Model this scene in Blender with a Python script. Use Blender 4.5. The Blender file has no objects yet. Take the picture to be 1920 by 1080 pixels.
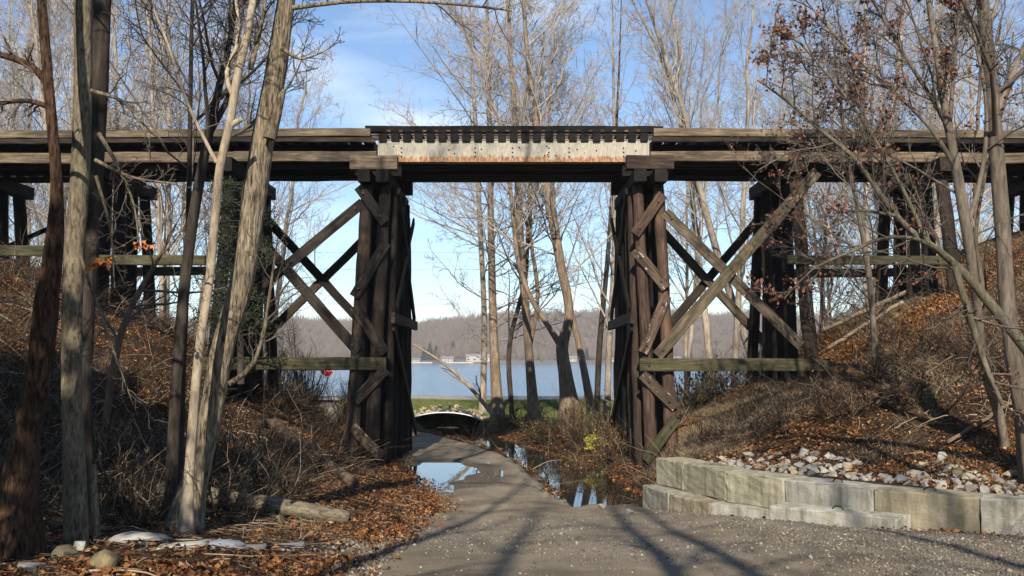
import bpy, bmesh, math, random
import numpy as np
from mathutils import Vector, Matrix

S = bpy.context.scene
COL = S.collection
R = math.radians
E = 1.55                      # eye height above the road under the camera
F = 1800.0                    # focal length in photo pixels (1920 wide)
TILT = math.atan(135.0 / F)
CT, ST = math.cos(TILT), math.sin(TILT)

# ------------------------------------------------------------------ camera
cam_d = bpy.data.cameras.new('camera')
cam = bpy.data.objects.new('camera', cam_d)
COL.objects.link(cam)
cam_d.sensor_width = 36.0
cam_d.lens = F / 1920 * 36.0
cam_d.clip_start = 0.1
cam_d.clip_end = 6000
cam.location = (0, 0, E)
cam.rotation_euler = (R(90) + TILT, 0, 0)
S.camera = cam

# ------------------------------------------------------------------ sky, sun, exposure
SUN_EL, SUN_AZ = 33.5, 3.0     # the sun stands behind the camera, a little to the left
w = bpy.data.worlds.new('World')
S.world = w
w.use_nodes = True
nt = w.node_tree
nt.nodes.clear()
wo = nt.nodes.new('ShaderNodeOutputWorld')
bg = nt.nodes.new('ShaderNodeBackground')
sky = nt.nodes.new('ShaderNodeTexSky')
sky.sky_type = 'NISHITA'
sky.sun_disc = False
sky.sun_elevation = R(SUN_EL)
sky.sun_rotation = R(180 + SUN_AZ)
sky.altitude = 0
sky.air_density = 1.0
sky.dust_density = 0.1
sky.ozone_density = 4.0
bg.inputs['Strength'].default_value = 0.115
# thin cirrus in the sky
tc = nt.nodes.new('ShaderNodeTexCoord')
mp = nt.nodes.new('ShaderNodeMapping')
mp.inputs['Rotation'].default_value = (0.0, R(-22), 0.0)
mp.inputs['Scale'].default_value = (2.2, 2.2, 8.5)
mp.inputs['Location'].default_value = (0.35, 0.2, 0.62)
nz = nt.nodes.new('ShaderNodeTexNoise')
nz.inputs['Scale'].default_value = 1.5
nz.inputs['Detail'].default_value = 7
nz.inputs['Roughness'].default_value = 0.55
nz.inputs['Distortion'].default_value = 0.35
rp = nt.nodes.new('ShaderNodeValToRGB')
rp.color_ramp.elements[0].position = 0.54
rp.color_ramp.elements[0].color = (0, 0, 0, 1)
rp.color_ramp.elements[1].position = 0.80
rp.color_ramp.elements[1].color = (0.55, 0.55, 0.55, 1)
mx = nt.nodes.new('ShaderNodeMix')
mx.data_type = 'RGBA'
mx.inputs['B'].default_value = (7.5, 8.0, 8.6, 1)
L = nt.links.new
L(tc.outputs['Generated'], mp.inputs['Vector'])
L(mp.outputs['Vector'], nz.inputs['Vector'])
L(nz.outputs['Fac'], rp.inputs['Fac'])
sxyz = nt.nodes.new('ShaderNodeSeparateXYZ')
L(tc.outputs['Generated'], sxyz.inputs[0])


def wmath(op, a, b=None, clamp=False):
    d = nt.nodes.new('ShaderNodeMath')
    d.operation = op
    d.use_clamp = clamp
    for i_, v_ in enumerate((a, b)):
        if v_ is None: continue
        if hasattr(v_, 'is_output'): L(v_, d.inputs[i_])
        else: d.inputs[i_].default_value = v_
    return d.outputs[0]


line = wmath('ADD', wmath('MULTIPLY', sxyz.outputs['X'], 0.33), sxyz.outputs['Z'])      # a slanting band of thin cloud
off = wmath('ABSOLUTE', wmath('SUBTRACT', line, 0.216))
band = wmath('SUBTRACT', 1.0, wmath('DIVIDE', off, 0.042), True)
inx = wmath('SUBTRACT', 1.0, wmath('DIVIDE', wmath('ABSOLUTE', wmath('ADD', sxyz.outputs['X'], 0.13)), 0.22), True)
nz2 = nt.nodes.new('ShaderNodeTexNoise')
nz2.inputs['Scale'].default_value = 9.0
nz2.inputs['Detail'].default_value = 6
mp2 = nt.nodes.new('ShaderNodeMapping')
mp2.inputs['Rotation'].default_value = (0, R(-18), 0)
mp2.inputs['Scale'].default_value = (0.6, 1, 2.2)
L(tc.outputs['Generated'], mp2.inputs['Vector'])
L(mp2.outputs['Vector'], nz2.inputs['Vector'])
st = wmath('MULTIPLY', wmath('MULTIPLY', band, inx), wmath('MULTIPLY', wmath('SUBTRACT', nz2.outputs['Fac'], 0.25, True), 2.0))
L(wmath('ADD', st, rp.outputs['Color'], True), mx.inputs['Factor'])
L(sky.outputs['Color'], mx.inputs['A'])
L(mx.outputs['Result'], bg.inputs['Color'])
L(bg.outputs['Background'], wo.inputs['Surface'])

sun_d = bpy.data.lights.new('sun', 'SUN')
sun_d.energy = 5.0
sun_d.angle = R(0.53)
sun_d.color = (1.0, 0.91, 0.78)
sun = bpy.data.objects.new('sun', sun_d)
COL.objects.link(sun)
sd = Vector((math.sin(R(SUN_AZ)) * math.cos(R(SUN_EL)), math.cos(R(SUN_AZ)) * math.cos(R(SUN_EL)), -math.sin(R(SUN_EL))))
sun.rotation_euler = sd.to_track_quat('-Z', 'Y').to_euler()
sun.location = (-3, -30, 40)

S.view_settings.view_transform = 'Standard'
S.view_settings.look = 'None'
S.view_settings.exposure = 0.55
S.view_settings.gamma = 1.0
S.cycles.max_bounces = 6
S.cycles.use_denoising = True

# ------------------------------------------------------------------ helpers
rng = np.random.default_rng(7)
random.seed(7)
WL = {}


def at(px, py, Y):
    """World point on photo pixel (px, py) at distance Y from the camera plane."""
    u, v = (px - 960) / F, (540 - py) / F
    s = Y / (CT - v * ST)
    return Vector((u * s, Y, E + s * (ST + v * CT)))


def mscale(py, Y):
    v = (540 - py) / F
    return Y / (CT - v * ST) / F


def atz(px, py, z):
    u, v = (px - 960) / F, (540 - py) / F
    s = (z - E) / (ST + v * CT)
    return Vector((u * s, s * (CT - v * ST), z))


def tag(o, label=None, cat=None, group=None, kind=None):
    if label: o['label'] = label
    if cat: o['category'] = cat
    if group: o['group'] = group
    if kind: o['kind'] = kind
    return o


def link(name, data, parent=None, loc=(0, 0, 0), rot=None):
    o = bpy.data.objects.new(name, data)
    COL.objects.link(o)
    l = Vector(loc)
    WL[o.name] = l.copy()
    if parent is not None:
        o.parent = parent
        l = l - WL[parent.name]
    o.location = l
    if rot is not None:
        o.rotation_mode = 'QUATERNION'
        o.rotation_quaternion = rot
    return o


def thing(name, loc, label, cat, group=None):
    o = link(name, None, None, loc)
    o.empty_display_size = 0.2
    return tag(o, label, cat, group)


def mesh_np(name, V, quads=None, tris=None, mat=None, smooth=False, col=None):
    me = bpy.data.meshes.new(name)
    V = np.ascontiguousarray(V, dtype=np.float32)
    q = np.zeros((0, 4), np.int32) if quads is None else np.asarray(quads, np.int32).reshape(-1, 4)
    t = np.zeros((0, 3), np.int32) if tris is None else np.asarray(tris, np.int32).reshape(-1, 3)
    me.vertices.add(len(V))
    me.vertices.foreach_set('co', V.ravel())
    nl = q.size + t.size
    me.loops.add(nl)
    me.loops.foreach_set('vertex_index', np.concatenate([q.ravel(), t.ravel()]))
    me.polygons.add(len(q) + len(t))
    st = np.concatenate([np.arange(len(q)) * 4, q.size + np.arange(len(t)) * 3]).astype(np.int32)
    me.polygons.foreach_set('loop_start', st)
    if smooth:
        me.polygons.foreach_set('use_smooth', np.ones(len(q) + len(t), bool))
    if mat: me.materials.append(mat)
    me.update(calc_edges=True)
    if col is not None:
        a = me.color_attributes.new('mask', 'FLOAT_COLOR', 'POINT')
        a.data.foreach_set('color', np.ascontiguousarray(col, np.float32).ravel())
    return me


def hash3(i, j, k):
    n = (i * 73856093) ^ (j * 19349663) ^ (k * 83492791)
    n = (n ^ (n >> 13)) * 1274126177
    n = n ^ (n >> 16)
    return (n & 0xFFFFFF).astype(np.float64) / 0xFFFFFF


def vn(x, y, z=0.0):
    """Value noise in 0..1."""
    x, y, z = np.broadcast_arrays(np.asarray(x, float), np.asarray(y, float), np.asarray(z, float))
    i, j, k = (np.floor(a).astype(np.int64) for a in (x, y, z))
    fx, fy, fz = x - i, y - j, z - k
    fx, fy, fz = (a * a * (3 - 2 * a) for a in (fx, fy, fz))
    r = 0
    for a in (0, 1):
        for b in (0, 1):
            for c in (0, 1):
                r = r + hash3(i + a, j + b, k + c) * (fx if a else 1 - fx) * (fy if b else 1 - fy) * (fz if c else 1 - fz)
    return r


def fbm(x, y, z=0.0, o=4):
    r, a, s = 0, 0.5, 0
    for q in range(o):
        r = r + a * vn(x * 2 ** q + 17 * q, y * 2 ** q + 5 * q, np.asarray(z) * 2 ** q)
        s += a
        a *= 0.5
    return r / s


def sst(a, b, x):
    t = np.clip((x - a) / (b - a), 0, 1)
    return t * t * (3 - 2 * t)


def smax(a, b, k):
    return 0.5 * (a + b + np.sqrt((a - b) ** 2 + k * k))


def smin(a, b, k):
    return 0.5 * (a + b - np.sqrt((a - b) ** 2 + k * k))


# ------------------------------------------------------------------ materials
def newmat(name):
    m = bpy.data.materials.new(name)
    m.use_nodes = True
    n = m.node_tree
    return m, n, n.nodes['Principled BSDF']


def node(n, t, **kw):
    d = n.nodes.new(t)
    for k, v in kw.items():
        if k in d.inputs: d.inputs[k].default_value = v
        else: setattr(d, k, v)
    return d


def ramp(n, stops):
    d = n.nodes.new('ShaderNodeValToRGB')
    e = d.color_ramp.elements
    while len(e) < len(stops): e.new(0.5)
    for el, (p, c) in zip(e, stops):
        el.position = p
        el.color = (*c, 1) if len(c) == 3 else c
    return d


def mixc(n, fac, a, b, blend='MIX'):
    d = n.nodes.new('ShaderNodeMix')
    d.data_type = 'RGBA'
    d.blend_type = blend
    for s, v in (('Factor', fac), ('A', a), ('B', b)):
        i = [q for q in d.inputs if q.name == s and (q.type == 'RGBA' or s == 'Factor')]
        i = i[0]
        if hasattr(v, 'is_output'): n.links.new(v, i)
        elif s == 'Factor': i.default_value = v
        else: i.default_value = (*v, 1)
    return [q for q in d.outputs if q.type == 'RGBA'][0]


def noise(n, vec, scale, detail=5, rough=0.6, dist=0.0):
    d = node(n, 'ShaderNodeTexNoise', Scale=scale, Detail=detail, Roughness=rough, Distortion=dist)
    if vec is not None: n.links.new(vec, d.inputs['Vector'])
    return d.outputs['Fac']


def objvec(n, scale=(1, 1, 1), rand=True, coord='Object'):
    t = n.nodes.new('ShaderNodeTexCoord')
    m = n.nodes.new('ShaderNodeMapping')
    m.inputs['Scale'].default_value = scale
    n.links.new(t.outputs[coord], m.inputs['Vector'])
    if not rand: return m.outputs['Vector'], None
    oi = n.nodes.new('ShaderNodeObjectInfo')
    c = n.nodes.new('ShaderNodeVectorMath')
    c.operation = 'SCALE'
    c.inputs[0].default_value = (37, 53, 71)
    n.links.new(oi.outputs['Random'], c.inputs['Scale'])
    a = n.nodes.new('ShaderNodeVectorMath')
    n.links.new(m.outputs['Vector'], a.inputs[0])
    n.links.new(c.outputs['Vector'], a.inputs[1])
    return a.outputs['Vector'], oi.outputs['Random']


def bump(n, p, h, strength=0.5, dist=0.02):
    b = node(n, 'ShaderNodeBump', Strength=strength, Distance=dist)
    n.links.new(h, b.inputs['Height'])
    n.links.new(b.outputs['Normal'], p.inputs['Normal'])


def wood(name, dark, mid, light, flecks=False, moss=0.0, rough=0.85):
    m, n, p = newmat(name)
    v, rnd = objvec(n, (0.9, 11, 11))
    v2, _ = objvec(n, (0.8, 2.0, 2.0))
    f = noise(n, v, 2.2, 8, 0.65)
    g = noise(n, v2, 1.3, 4, 0.6)
    r = ramp(n, [(0.30, dark), (0.52, mid), (0.74, light)])
    n.links.new(f, r.inputs['Fac'])
    r2 = ramp(n, [(0.3, (0.32, 0.3, 0.3)), (0.7, (1.3, 1.25, 1.15))])
    n.links.new(g, r2.inputs['Fac'])
    c = mixc(n, 1.0, r.outputs['Color'], r2.outputs['Color'], 'MULTIPLY')
    rr = ramp(n, [(0, (0.65, 0.65, 0.65)), (1, (1.25, 1.2, 1.15))])
    n.links.new(rnd, rr.inputs['Fac'])
    c = mixc(n, 1.0, c, rr.outputs['Color'], 'MULTIPLY')
    # dark drying cracks along the grain
    v3, _ = objvec(n, (0.35, 16, 16))
    k = noise(n, v3, 1.6, 3, 0.5)
    kr = ramp(n, [(0.30, (0.25, 0.25, 0.25)), (0.37, (1, 1, 1))])
    n.links.new(k, kr.inputs['Fac'])
    c = mixc(n, 1.0, c, kr.outputs['Color'], 'MULTIPLY')
    if moss:
        mo = ramp(n, [(0.45, (0, 0, 0)), (0.7, (moss, moss, moss))])
        n.links.new(noise(n, v2, 2.1, 5, 0.7), mo.inputs['Fac'])
        c = mixc(n, mo.outputs['Color'], c, (0.075, 0.08, 0.032))
    if flecks:
        v4, _ = objvec(n, (1.0, 3.4, 3.4))
        w_ = ramp(n, [(0.62, (0, 0, 0)), (0.70, (0.8, 0.8, 0.8))])
        n.links.new(noise(n, v4, 5.5, 3, 0.6), w_.inputs['Fac'])
        c = mixc(n, w_.outputs['Color'], c, (0.5, 0.48, 0.44))
    n.links.new(c, p.inputs['Base Color'])
    p.inputs['Roughness'].default_value = rough
    p.inputs['Specular IOR Level'].default_value = 0.25
    bump(n, p, f, 0.7, 0.012)
    return m


def bark(name, dark, light, scale=(7, 7, 1.2), contrast=(0.32, 0.7), lichen=None, bd=0.02, patch=None):
    m, n, p = newmat(name)
    v, rnd = objvec(n, scale)
    f = noise(n, v, 2.6, 7, 0.65, 0.4)
    r = ramp(n, [(contrast[0], dark), (contrast[1], light)])
    n.links.new(f, r.inputs['Fac'])
    v2, _ = objvec(n, (1.2, 1.2, 0.5))
    g = ramp(n, [(0.32, (0.6, 0.58, 0.55)), (0.68, (1.15, 1.15, 1.15))])
    n.links.new(noise(n, v2, 1.6, 5, 0.65), g.inputs['Fac'])
    c = mixc(n, 1.0, r.outputs['Color'], g.outputs['Color'], 'MULTIPLY')
    if lichen:
        q = ramp(n, [(0.52, (0, 0, 0)), (0.66, (0.8, 0.8, 0.8))])
        n.links.new(noise(n, v2, 3.1, 6, 0.7), q.inputs['Fac'])
        c = mixc(n, q.outputs['Color'], c, lichen)
    rr = ramp(n, [(0, (0.82, 0.8, 0.78)), (1, (1.15, 1.15, 1.15))])
    n.links.new(rnd, rr.inputs['Fac'])
    c = mixc(n, 1.0, c, rr.outputs['Color'], 'MULTIPLY')
    n.links.new(c, p.inputs['Base Color'])
    p.inputs['Roughness'].default_value = 0.9
    p.inputs['Specular IOR Level'].default_value = 0.2
    bump(n, p, f, 0.8, bd)
    return m


def islands(name, stops, rough=0.8, trans=0.0, spec=0.25):
    m, n, p = newmat(name)
    g = n.nodes.new('ShaderNodeNewGeometry')
    r = ramp(n, stops)
    n.links.new(g.outputs['Random Per Island'], r.inputs['Fac'])
    n.links.new(r.outputs['Color'], p.inputs['Base Color'])
    p.inputs['Roughness'].default_value = rough
    p.inputs['Specular IOR Level'].default_value = spec
    return m


def simple(name, c, rough=0.7, metal=0.0, nscale=6.0, var=0.35, bs=0.2, bd=0.01):
    m, n, p = newmat(name)
    v, rnd = objvec(n)
    f = noise(n, v, nscale, 6, 0.6)
    r = ramp(n, [(0.25, tuple(x * (1 - var) for x in c)), (0.75, tuple(min(1, x * (1 + var)) for x in c))])
    n.links.new(f, r.inputs['Fac'])
    n.links.new(r.outputs['Color'], p.inputs['Base Color'])
    p.inputs['Roughness'].default_value = rough
    p.inputs['Metallic'].default_value = metal
    bump(n, p, f, bs, bd)
    return m


M = {}
M['creosote'] = wood('creosote_timber', (0.004, 0.0035, 0.003), (0.011, 0.009, 0.0075), (0.03, 0.025, 0.02))
M['pile'] = wood('brown_pile', (0.014, 0.01, 0.008), (0.042, 0.03, 0.023), (0.10, 0.073, 0.054))
M['pile_red'] = wood('reddish_pile', (0.034, 0.021, 0.015), (0.105, 0.066, 0.048), (0.2, 0.137, 0.1))
M['weather'] = wood('weathered_timber', (0.045, 0.035, 0.025), (0.155, 0.124, 0.09), (0.31, 0.26, 0.195))
M['brace'] = wood('brace_timber', (0.03, 0.024, 0.016), (0.105, 0.085, 0.06), (0.22, 0.185, 0.132), moss=0.3)
M['brace_dark'] = wood('dark_brace_timber', (0.012, 0.01, 0.008), (0.04, 0.032, 0.025), (0.09, 0.075, 0.058))
M['mossy'] = wood('mossy_timber', (0.02, 0.018, 0.011), (0.068, 0.062, 0.036), (0.15, 0.138, 0.085), moss=0.5)
M['fleck'] = wood('paint_flecked_timber', (0.025, 0.017, 0.012), (0.085, 0.06, 0.043), (0.17, 0.128, 0.092), flecks=True)

M['bark_pale'] = bark('pale_bark', (0.06, 0.047, 0.032), (0.31, 0.26, 0.185), (13, 13, 4.0), (0.34, 0.66), lichen=(0.15, 0.15, 0.09), bd=0.02)
M['bark_tan'] = bark('tan_bark', (0.24, 0.19, 0.13), (0.55, 0.46, 0.345), (9, 9, 2.5), bd=0.01)
M['bark_furrow'] = bark('furrowed_bark', (0.035, 0.026, 0.017), (0.36, 0.295, 0.205), (15, 15, 2.2), (0.36, 0.62), bd=0.05)
M['bark_red'] = bark('reddish_rough_bark', (0.014, 0.008, 0.005), (0.15, 0.085, 0.05), (13, 13, 3.2), (0.38, 0.66), bd=0.05)
M['bark_dark'] = bark('dark_bark', (0.018, 0.015, 0.012), (0.085, 0.07, 0.056), (7, 7, 1.4))
M['bark_grey'] = bark('grey_bark', (0.075, 0.06, 0.046), (0.25, 0.21, 0.165), (6, 6, 1.3))
M['bark_white'] = bark('white_bark', (0.19, 0.155, 0.12), (0.46, 0.4, 0.325), (5, 5, 1.2))
M['bark_tan2'] = bark('light_brown_bark', (0.12, 0.085, 0.06), (0.36, 0.28, 0.2), (6, 6, 1.2))
M['bark_brown'] = bark('brown_bark', (0.07, 0.045, 0.03), (0.24, 0.175, 0.12), (6, 6, 1.2))
M['twig'] = simple('twig_brown', (0.10, 0.08, 0.062), 0.85)
M['twig_white'] = simple('twig_white', (0.35, 0.3, 0.25), 0.85, nscale=1.5)
M['twig_grey'] = simple('twig_grey', (0.26, 0.215, 0.175), 0.85, nscale=1.5)
M['stick'] = simple('dead_stick', (0.27, 0.21, 0.145), 0.85, var=0.5)
M['brush'] = islands('brush_stems', [(0.0, (0.014, 0.009, 0.006)), (0.55, (0.045, 0.03, 0.019)), (0.82, (0.13, 0.095, 0.062)), (1.0, (0.36, 0.28, 0.19))])
M['leaf'] = islands('fallen_leaves', [(0.0, (0.045, 0.02, 0.01)), (0.35, (0.14, 0.052, 0.016)), (0.65, (0.27, 0.105, 0.03)), (0.88, (0.33, 0.16, 0.055)), (1.0, (0.4, 0.27, 0.14))], 0.6)
M['oakleaf'] = islands('clinging_leaves', [(0.0, (0.07, 0.026, 0.017)), (0.6, (0.16, 0.065, 0.04)), (1.0, (0.26, 0.13, 0.07))], 0.6)
M['orangeleaf'] = islands('orange_leaves', [(0.0, (0.28, 0.08, 0.02)), (1.0, (0.5, 0.19, 0.05))], 0.6)
M['greenleaf'] = islands('green_leaves', [(0.0, (0.035, 0.075, 0.018)), (1.0, (0.13, 0.2, 0.04))], 0.5)
M['yellowleaf'] = islands('yellow_leaves', [(0.0, (0.3, 0.28, 0.04)), (1.0, (0.5, 0.45, 0.08))], 0.5)
M['needle'] = islands('cedar_needles', [(0.0, (0.008, 0.016, 0.007)), (0.7, (0.03, 0.048, 0.02)), (1.0, (0.07, 0.08, 0.035))], 0.7)
M['grass'] = islands('lawn_blades', [(0.0, (0.06, 0.09, 0.02)), (0.65, (0.115, 0.15, 0.038)), (1.0, (0.24, 0.2, 0.09))], 0.6)
M['drygrass'] = islands('dry_grass_blades', [(0.0, (0.1, 0.075, 0.045)), (1.0, (0.36, 0.29, 0.185))], 0.7)
M['gravel'] = islands('gravel_stones', [(0.0, (0.09, 0.073, 0.054)), (0.7, (0.18, 0.15, 0.112)), (0.93, (0.28, 0.245, 0.195)), (1.0, (0.42, 0.385, 0.325))], 0.85)
M['galv'] = simple('galvanised_steel', (0.5, 0.5, 0.48), 0.5, 0.6)
M['rail'] = simple('rail_steel', (0.05, 0.04, 0.035), 0.5, 0.7)
M['wire'] = simple('cable', (0.35, 0.35, 0.35), 0.5)
M['sign_red'] = simple('sign_red', (0.55, 0.02, 0.025), 0.35, var=0.06, bs=0)
M['sign_white'] = simple('sign_white', (0.8, 0.8, 0.8), 0.35, var=0.04, bs=0)
M['house'] = simple('pale_siding', (0.4, 0.37, 0.31), 0.7, nscale=0.4, var=0.08)
M['roof'] = simple('grey_roof', (0.22, 0.2, 0.19), 0.8, nscale=0.5)
M['glass'] = simple('window_glass', (0.04, 0.045, 0.05), 0.1, bs=0)
M['plank_pier'] = simple('dock_planks', (0.45, 0.42, 0.38), 0.7)


def mat_rock(name, a, b, warm):
    m, n, p = newmat(name)
    v, rnd = objvec(n)
    f = noise(n, v, 5.0, 7, 0.65)
    r = ramp(n, [(0.25, a), (0.75, b)])
    n.links.new(f, r.inputs['Fac'])
    rr = ramp(n, [(0.0, (0.6, 0.6, 0.61)), (0.3, (0.8, 0.79, 0.77)), (0.7, (1.05, 1.03, 1.0)), (0.85, warm), (1.0, (1.15, 1.15, 1.12))])
    n.links.new(rnd, rr.inputs['Fac'])
    c = mixc(n, 1.0, r.outputs['Color'], rr.outputs['Color'], 'MULTIPLY')
    n.links.new(c, p.inputs['Base Color'])
    p.inputs['Roughness'].default_value = 0.85
    bump(n, p, f, 0.6, 0.02)
    return m


M['rock'] = mat_rock('limestone_rock', (0.2, 0.187, 0.163), (0.42, 0.4, 0.36), (1.0, 0.82, 0.55))
M['slab'] = mat_rock('pale_slab', (0.2, 0.185, 0.16), (0.52, 0.5, 0.46), (1, 0.96, 0.88))
M['mossrock'] = mat_rock('yellow_rock', (0.1, 0.08, 0.042), (0.27, 0.225, 0.13), (1, 0.9, 0.7))
M['tanrock'] = mat_rock('tan_rock', (0.2, 0.165, 0.115), (0.44, 0.38, 0.28), (1, 0.9, 0.75))


def mat_concrete(tint=(1, 1, 1), name='cast_concrete'):
    m, n, p = newmat(name)
    v, rnd = objvec(n)
    v2, _ = objvec(n, (6, 6, 0.7))
    f = noise(n, v, 3.0, 8, 0.65)
    r = ramp(n, [(0.25, (0.24, 0.225, 0.185)), (0.55, (0.38, 0.362, 0.315)), (0.8, (0.48, 0.465, 0.415))])
    n.links.new(f, r.inputs['Fac'])
    s = ramp(n, [(0.32, (0.45, 0.43, 0.33)), (0.56, (1, 1, 1))])
    n.links.new(noise(n, v2, 1.5, 5, 0.6), s.inputs['Fac'])
    c = mixc(n, 0.8, r.outputs['Color'], s.outputs['Color'], 'MULTIPLY')
    rr = ramp(n, [(0, (0.84, 0.82, 0.76)), (0.5, (0.96, 0.95, 0.91)), (1, (1.1, 1.1, 1.1))])
    n.links.new(rnd, rr.inputs['Fac'])
    c = mixc(n, 1.0, c, rr.outputs['Color'], 'MULTIPLY')
    c = mixc(n, 1.0, c, tint, 'MULTIPLY')
    sp = ramp(n, [(0.24, (0.4, 0.38, 0.32)), (0.31, (1, 1, 1))])
    n.links.new(noise(n, v, 24.0, 3, 0.5), sp.inputs['Fac'])
    c = mixc(n, 0.8, c, sp.outputs['Color'], 'MULTIPLY')
    n.links.new(c, p.inputs['Base Color'])
    p.inputs['Roughness'].default_value = 0.9
    bump(n, p, noise(n, v, 11, 8, 0.75), 0.9, 0.03)
    return m


M['concrete'] = mat_concrete()
M['concrete_brown'] = mat_concrete((0.84, 0.77, 0.63), 'brownish_concrete')
M['concrete_white'] = mat_concrete((1.25, 1.25, 1.25), 'fresh_concrete')
M['concrete_green'] = mat_concrete((1.0, 0.98, 0.83), 'mossy_concrete')


def mat_girder(h):
    m, n, p = newmat('painted_rusty_steel')
    t = n.nodes.new('ShaderNodeTexCoord')
    sx = n.nodes.new('ShaderNodeSeparateXYZ')
    n.links.new(t.outputs['Object'], sx.inputs[0])
    mp_ = n.nodes.new('ShaderNodeMapping')
    mp_.inputs['Scale'].default_value = (3.4, 3.4, 1.0)
    n.links.new(t.outputs['Object'], mp_.inputs[0])
    f = noise(n, mp_.outputs[0], 1.6, 8, 0.62)
    f2 = noise(n, mp_.outputs[0], 7.0, 6, 0.7)
    a = node(n, 'ShaderNodeMath', operation='MULTIPLY_ADD')
    n.links.new(f, a.inputs[0])
    a.inputs[1].default_value = 0.46
    n.links.new(sx.outputs['Z'], a.inputs[2])
    rr = ramp(n, [(0.0, (0.95, 0.95, 0.95)), (1.0, (0, 0, 0))])
    mr = node(n, 'ShaderNodeMapRange')
    mr.inputs['From Min'].default_value = -h / 2 + 0.34
    mr.inputs['From Max'].default_value = -h / 2 + 0.40
    n.links.new(a.outputs[0], mr.inputs['Value'])
    n.links.new(mr.outputs[0], rr.inputs['Fac'])
    pr = ramp(n, [(0.3, (0.23, 0.205, 0.153)), (0.65, (0.41, 0.37, 0.285))])
    n.links.new(f2, pr.inputs['Fac'])
    ru = ramp(n, [(0.35, (0.09, 0.03, 0.012)), (0.5, (0.28, 0.11, 0.03)), (0.62, (0.5, 0.33, 0.17))])
    n.links.new(f2, ru.inputs['Fac'])
    c = mixc(n, rr.outputs['Color'], pr.outputs['Color'], ru.outputs['Color'])
    # scattered rust spots
    sp = ramp(n, [(0.66, (0, 0, 0)), (0.72, (0.8, 0.8, 0.8))])
    n.links.new(noise(n, t.outputs['Object'], 9.0, 3, 0.5), sp.inputs['Fac'])
    c = mixc(n, sp.outputs['Color'], c, (0.22, 0.1, 0.05))
    n.links.new(c, p.inputs['Base Color'])
    p.inputs['Roughness'].default_value = 0.65
    bump(n, p, f2, 0.25, 0.005)
    return m


def mat_ground():
    m, n, p = newmat('forest_floor')
    t = n.nodes.new('ShaderNodeTexCoord')
    at_ = node(n, 'ShaderNodeAttribute', attribute_name='mask')
    sx = n.nodes.new('ShaderNodeSeparateColor')
    n.links.new(at_.outputs['Color'], sx.inputs[0])
    v = t.outputs['Object']
    f = noise(n, v, 9.0, 8, 0.7)
    f2 = noise(n, v, 0.9, 5, 0.6)
    soil = ramp(n, [(0.3, (0.015, 0.009, 0.005)), (0.55, (0.045, 0.024, 0.012)), (0.75, (0.1, 0.055, 0.027))])
    n.links.new(f, soil.inputs['Fac'])
    dry = ramp(n, [(0.45, (0, 0, 0)), (0.7, (0.6, 0.6, 0.6))])
    n.links.new(f2, dry.inputs['Fac'])
    c = mixc(n, dry.outputs['Color'], soil.outputs['Color'], (0.09, 0.07, 0.042))
    lawn = ramp(n, [(0.3, (0.05, 0.062, 0.018)), (0.7, (0.12, 0.125, 0.045))])
    n.links.new(f, lawn.inputs['Fac'])
    c = mixc(n, sx.outputs[0], c, lawn.outputs['Color'])
    gr = ramp(n, [(0.3, (0.16, 0.14, 0.12)), (0.5, (0.3, 0.275, 0.24)), (0.7, (0.46, 0.44, 0.4))])
    n.links.new(noise(n, v, 30, 4, 0.8), gr.inputs['Fac'])
    c = mixc(n, sx.outputs[1], c, gr.outputs['Color'])
    c = mixc(n, sx.outputs[2], c, (0.05, 0.042, 0.024))
    n.links.new(c, p.inputs['Base Color'])
    p.inputs['Roughness'].default_value = 0.95
    p.inputs['Specular IOR Level'].default_value = 0.15
    bump(n, p, f, 0.8, 0.05)
    return m


def mat_road():
    m, n, p = newmat('packed_dirt')
    t = n.nodes.new('ShaderNodeTexCoord')
    at_ = node(n, 'ShaderNodeAttribute', attribute_name='mask')
    sx = n.nodes.new('ShaderNodeSeparateColor')
    n.links.new(at_.outputs['Color'], sx.inputs[0])
    v = t.outputs['Object']
    f = noise(n, v, 1.1, 7, 0.62)
    r = ramp(n, [(0.3, (0.14, 0.108, 0.072)), (0.5, (0.235, 0.187, 0.127)), (0.72, (0.32, 0.262, 0.186))])
    n.links.new(f, r.inputs['Fac'])
    g = ramp(n, [(0.33, (0.6, 0.58, 0.55)), (0.5, (1, 1, 1)), (0.68, (1.35, 1.34, 1.3))])
    n.links.new(noise(n, v, 45, 4, 0.75), g.inputs['Fac'])
    c = mixc(n, 0.75, r.outputs['Color'], g.outputs['Color'], 'MULTIPLY')
    st_ = ramp(n, [(0.66, (0, 0, 0)), (0.70, (1, 1, 1))])
    n.links.new(noise(n, v, 60, 2, 0.5), st_.inputs['Fac'])
    c = mixc(n, st_.outputs['Color'], c, (0.26, 0.245, 0.21))
    # loose pale gravel (mask green), wet mud (mask blue)
    gr = ramp(n, [(0.35, (0.12, 0.1, 0.075)), (0.5, (0.21, 0.18, 0.138)), (0.68, (0.34, 0.305, 0.245))])
    n.links.new(noise(n, v, 34, 4, 0.8), gr.inputs['Fac'])
    c = mixc(n, sx.outputs[1], c, gr.outputs['Color'])
    c = mixc(n, sx.outputs[2], c, (0.045, 0.036, 0.027))
    n.links.new(c, p.inputs['Base Color'])
    p.inputs['Roughness'].default_value = 0.9
    p.inputs['Specular IOR Level'].default_value = 0.25
    bump(n, p, noise(n, v, 26, 6, 0.75), 0.6, 0.03)
    return m


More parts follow.
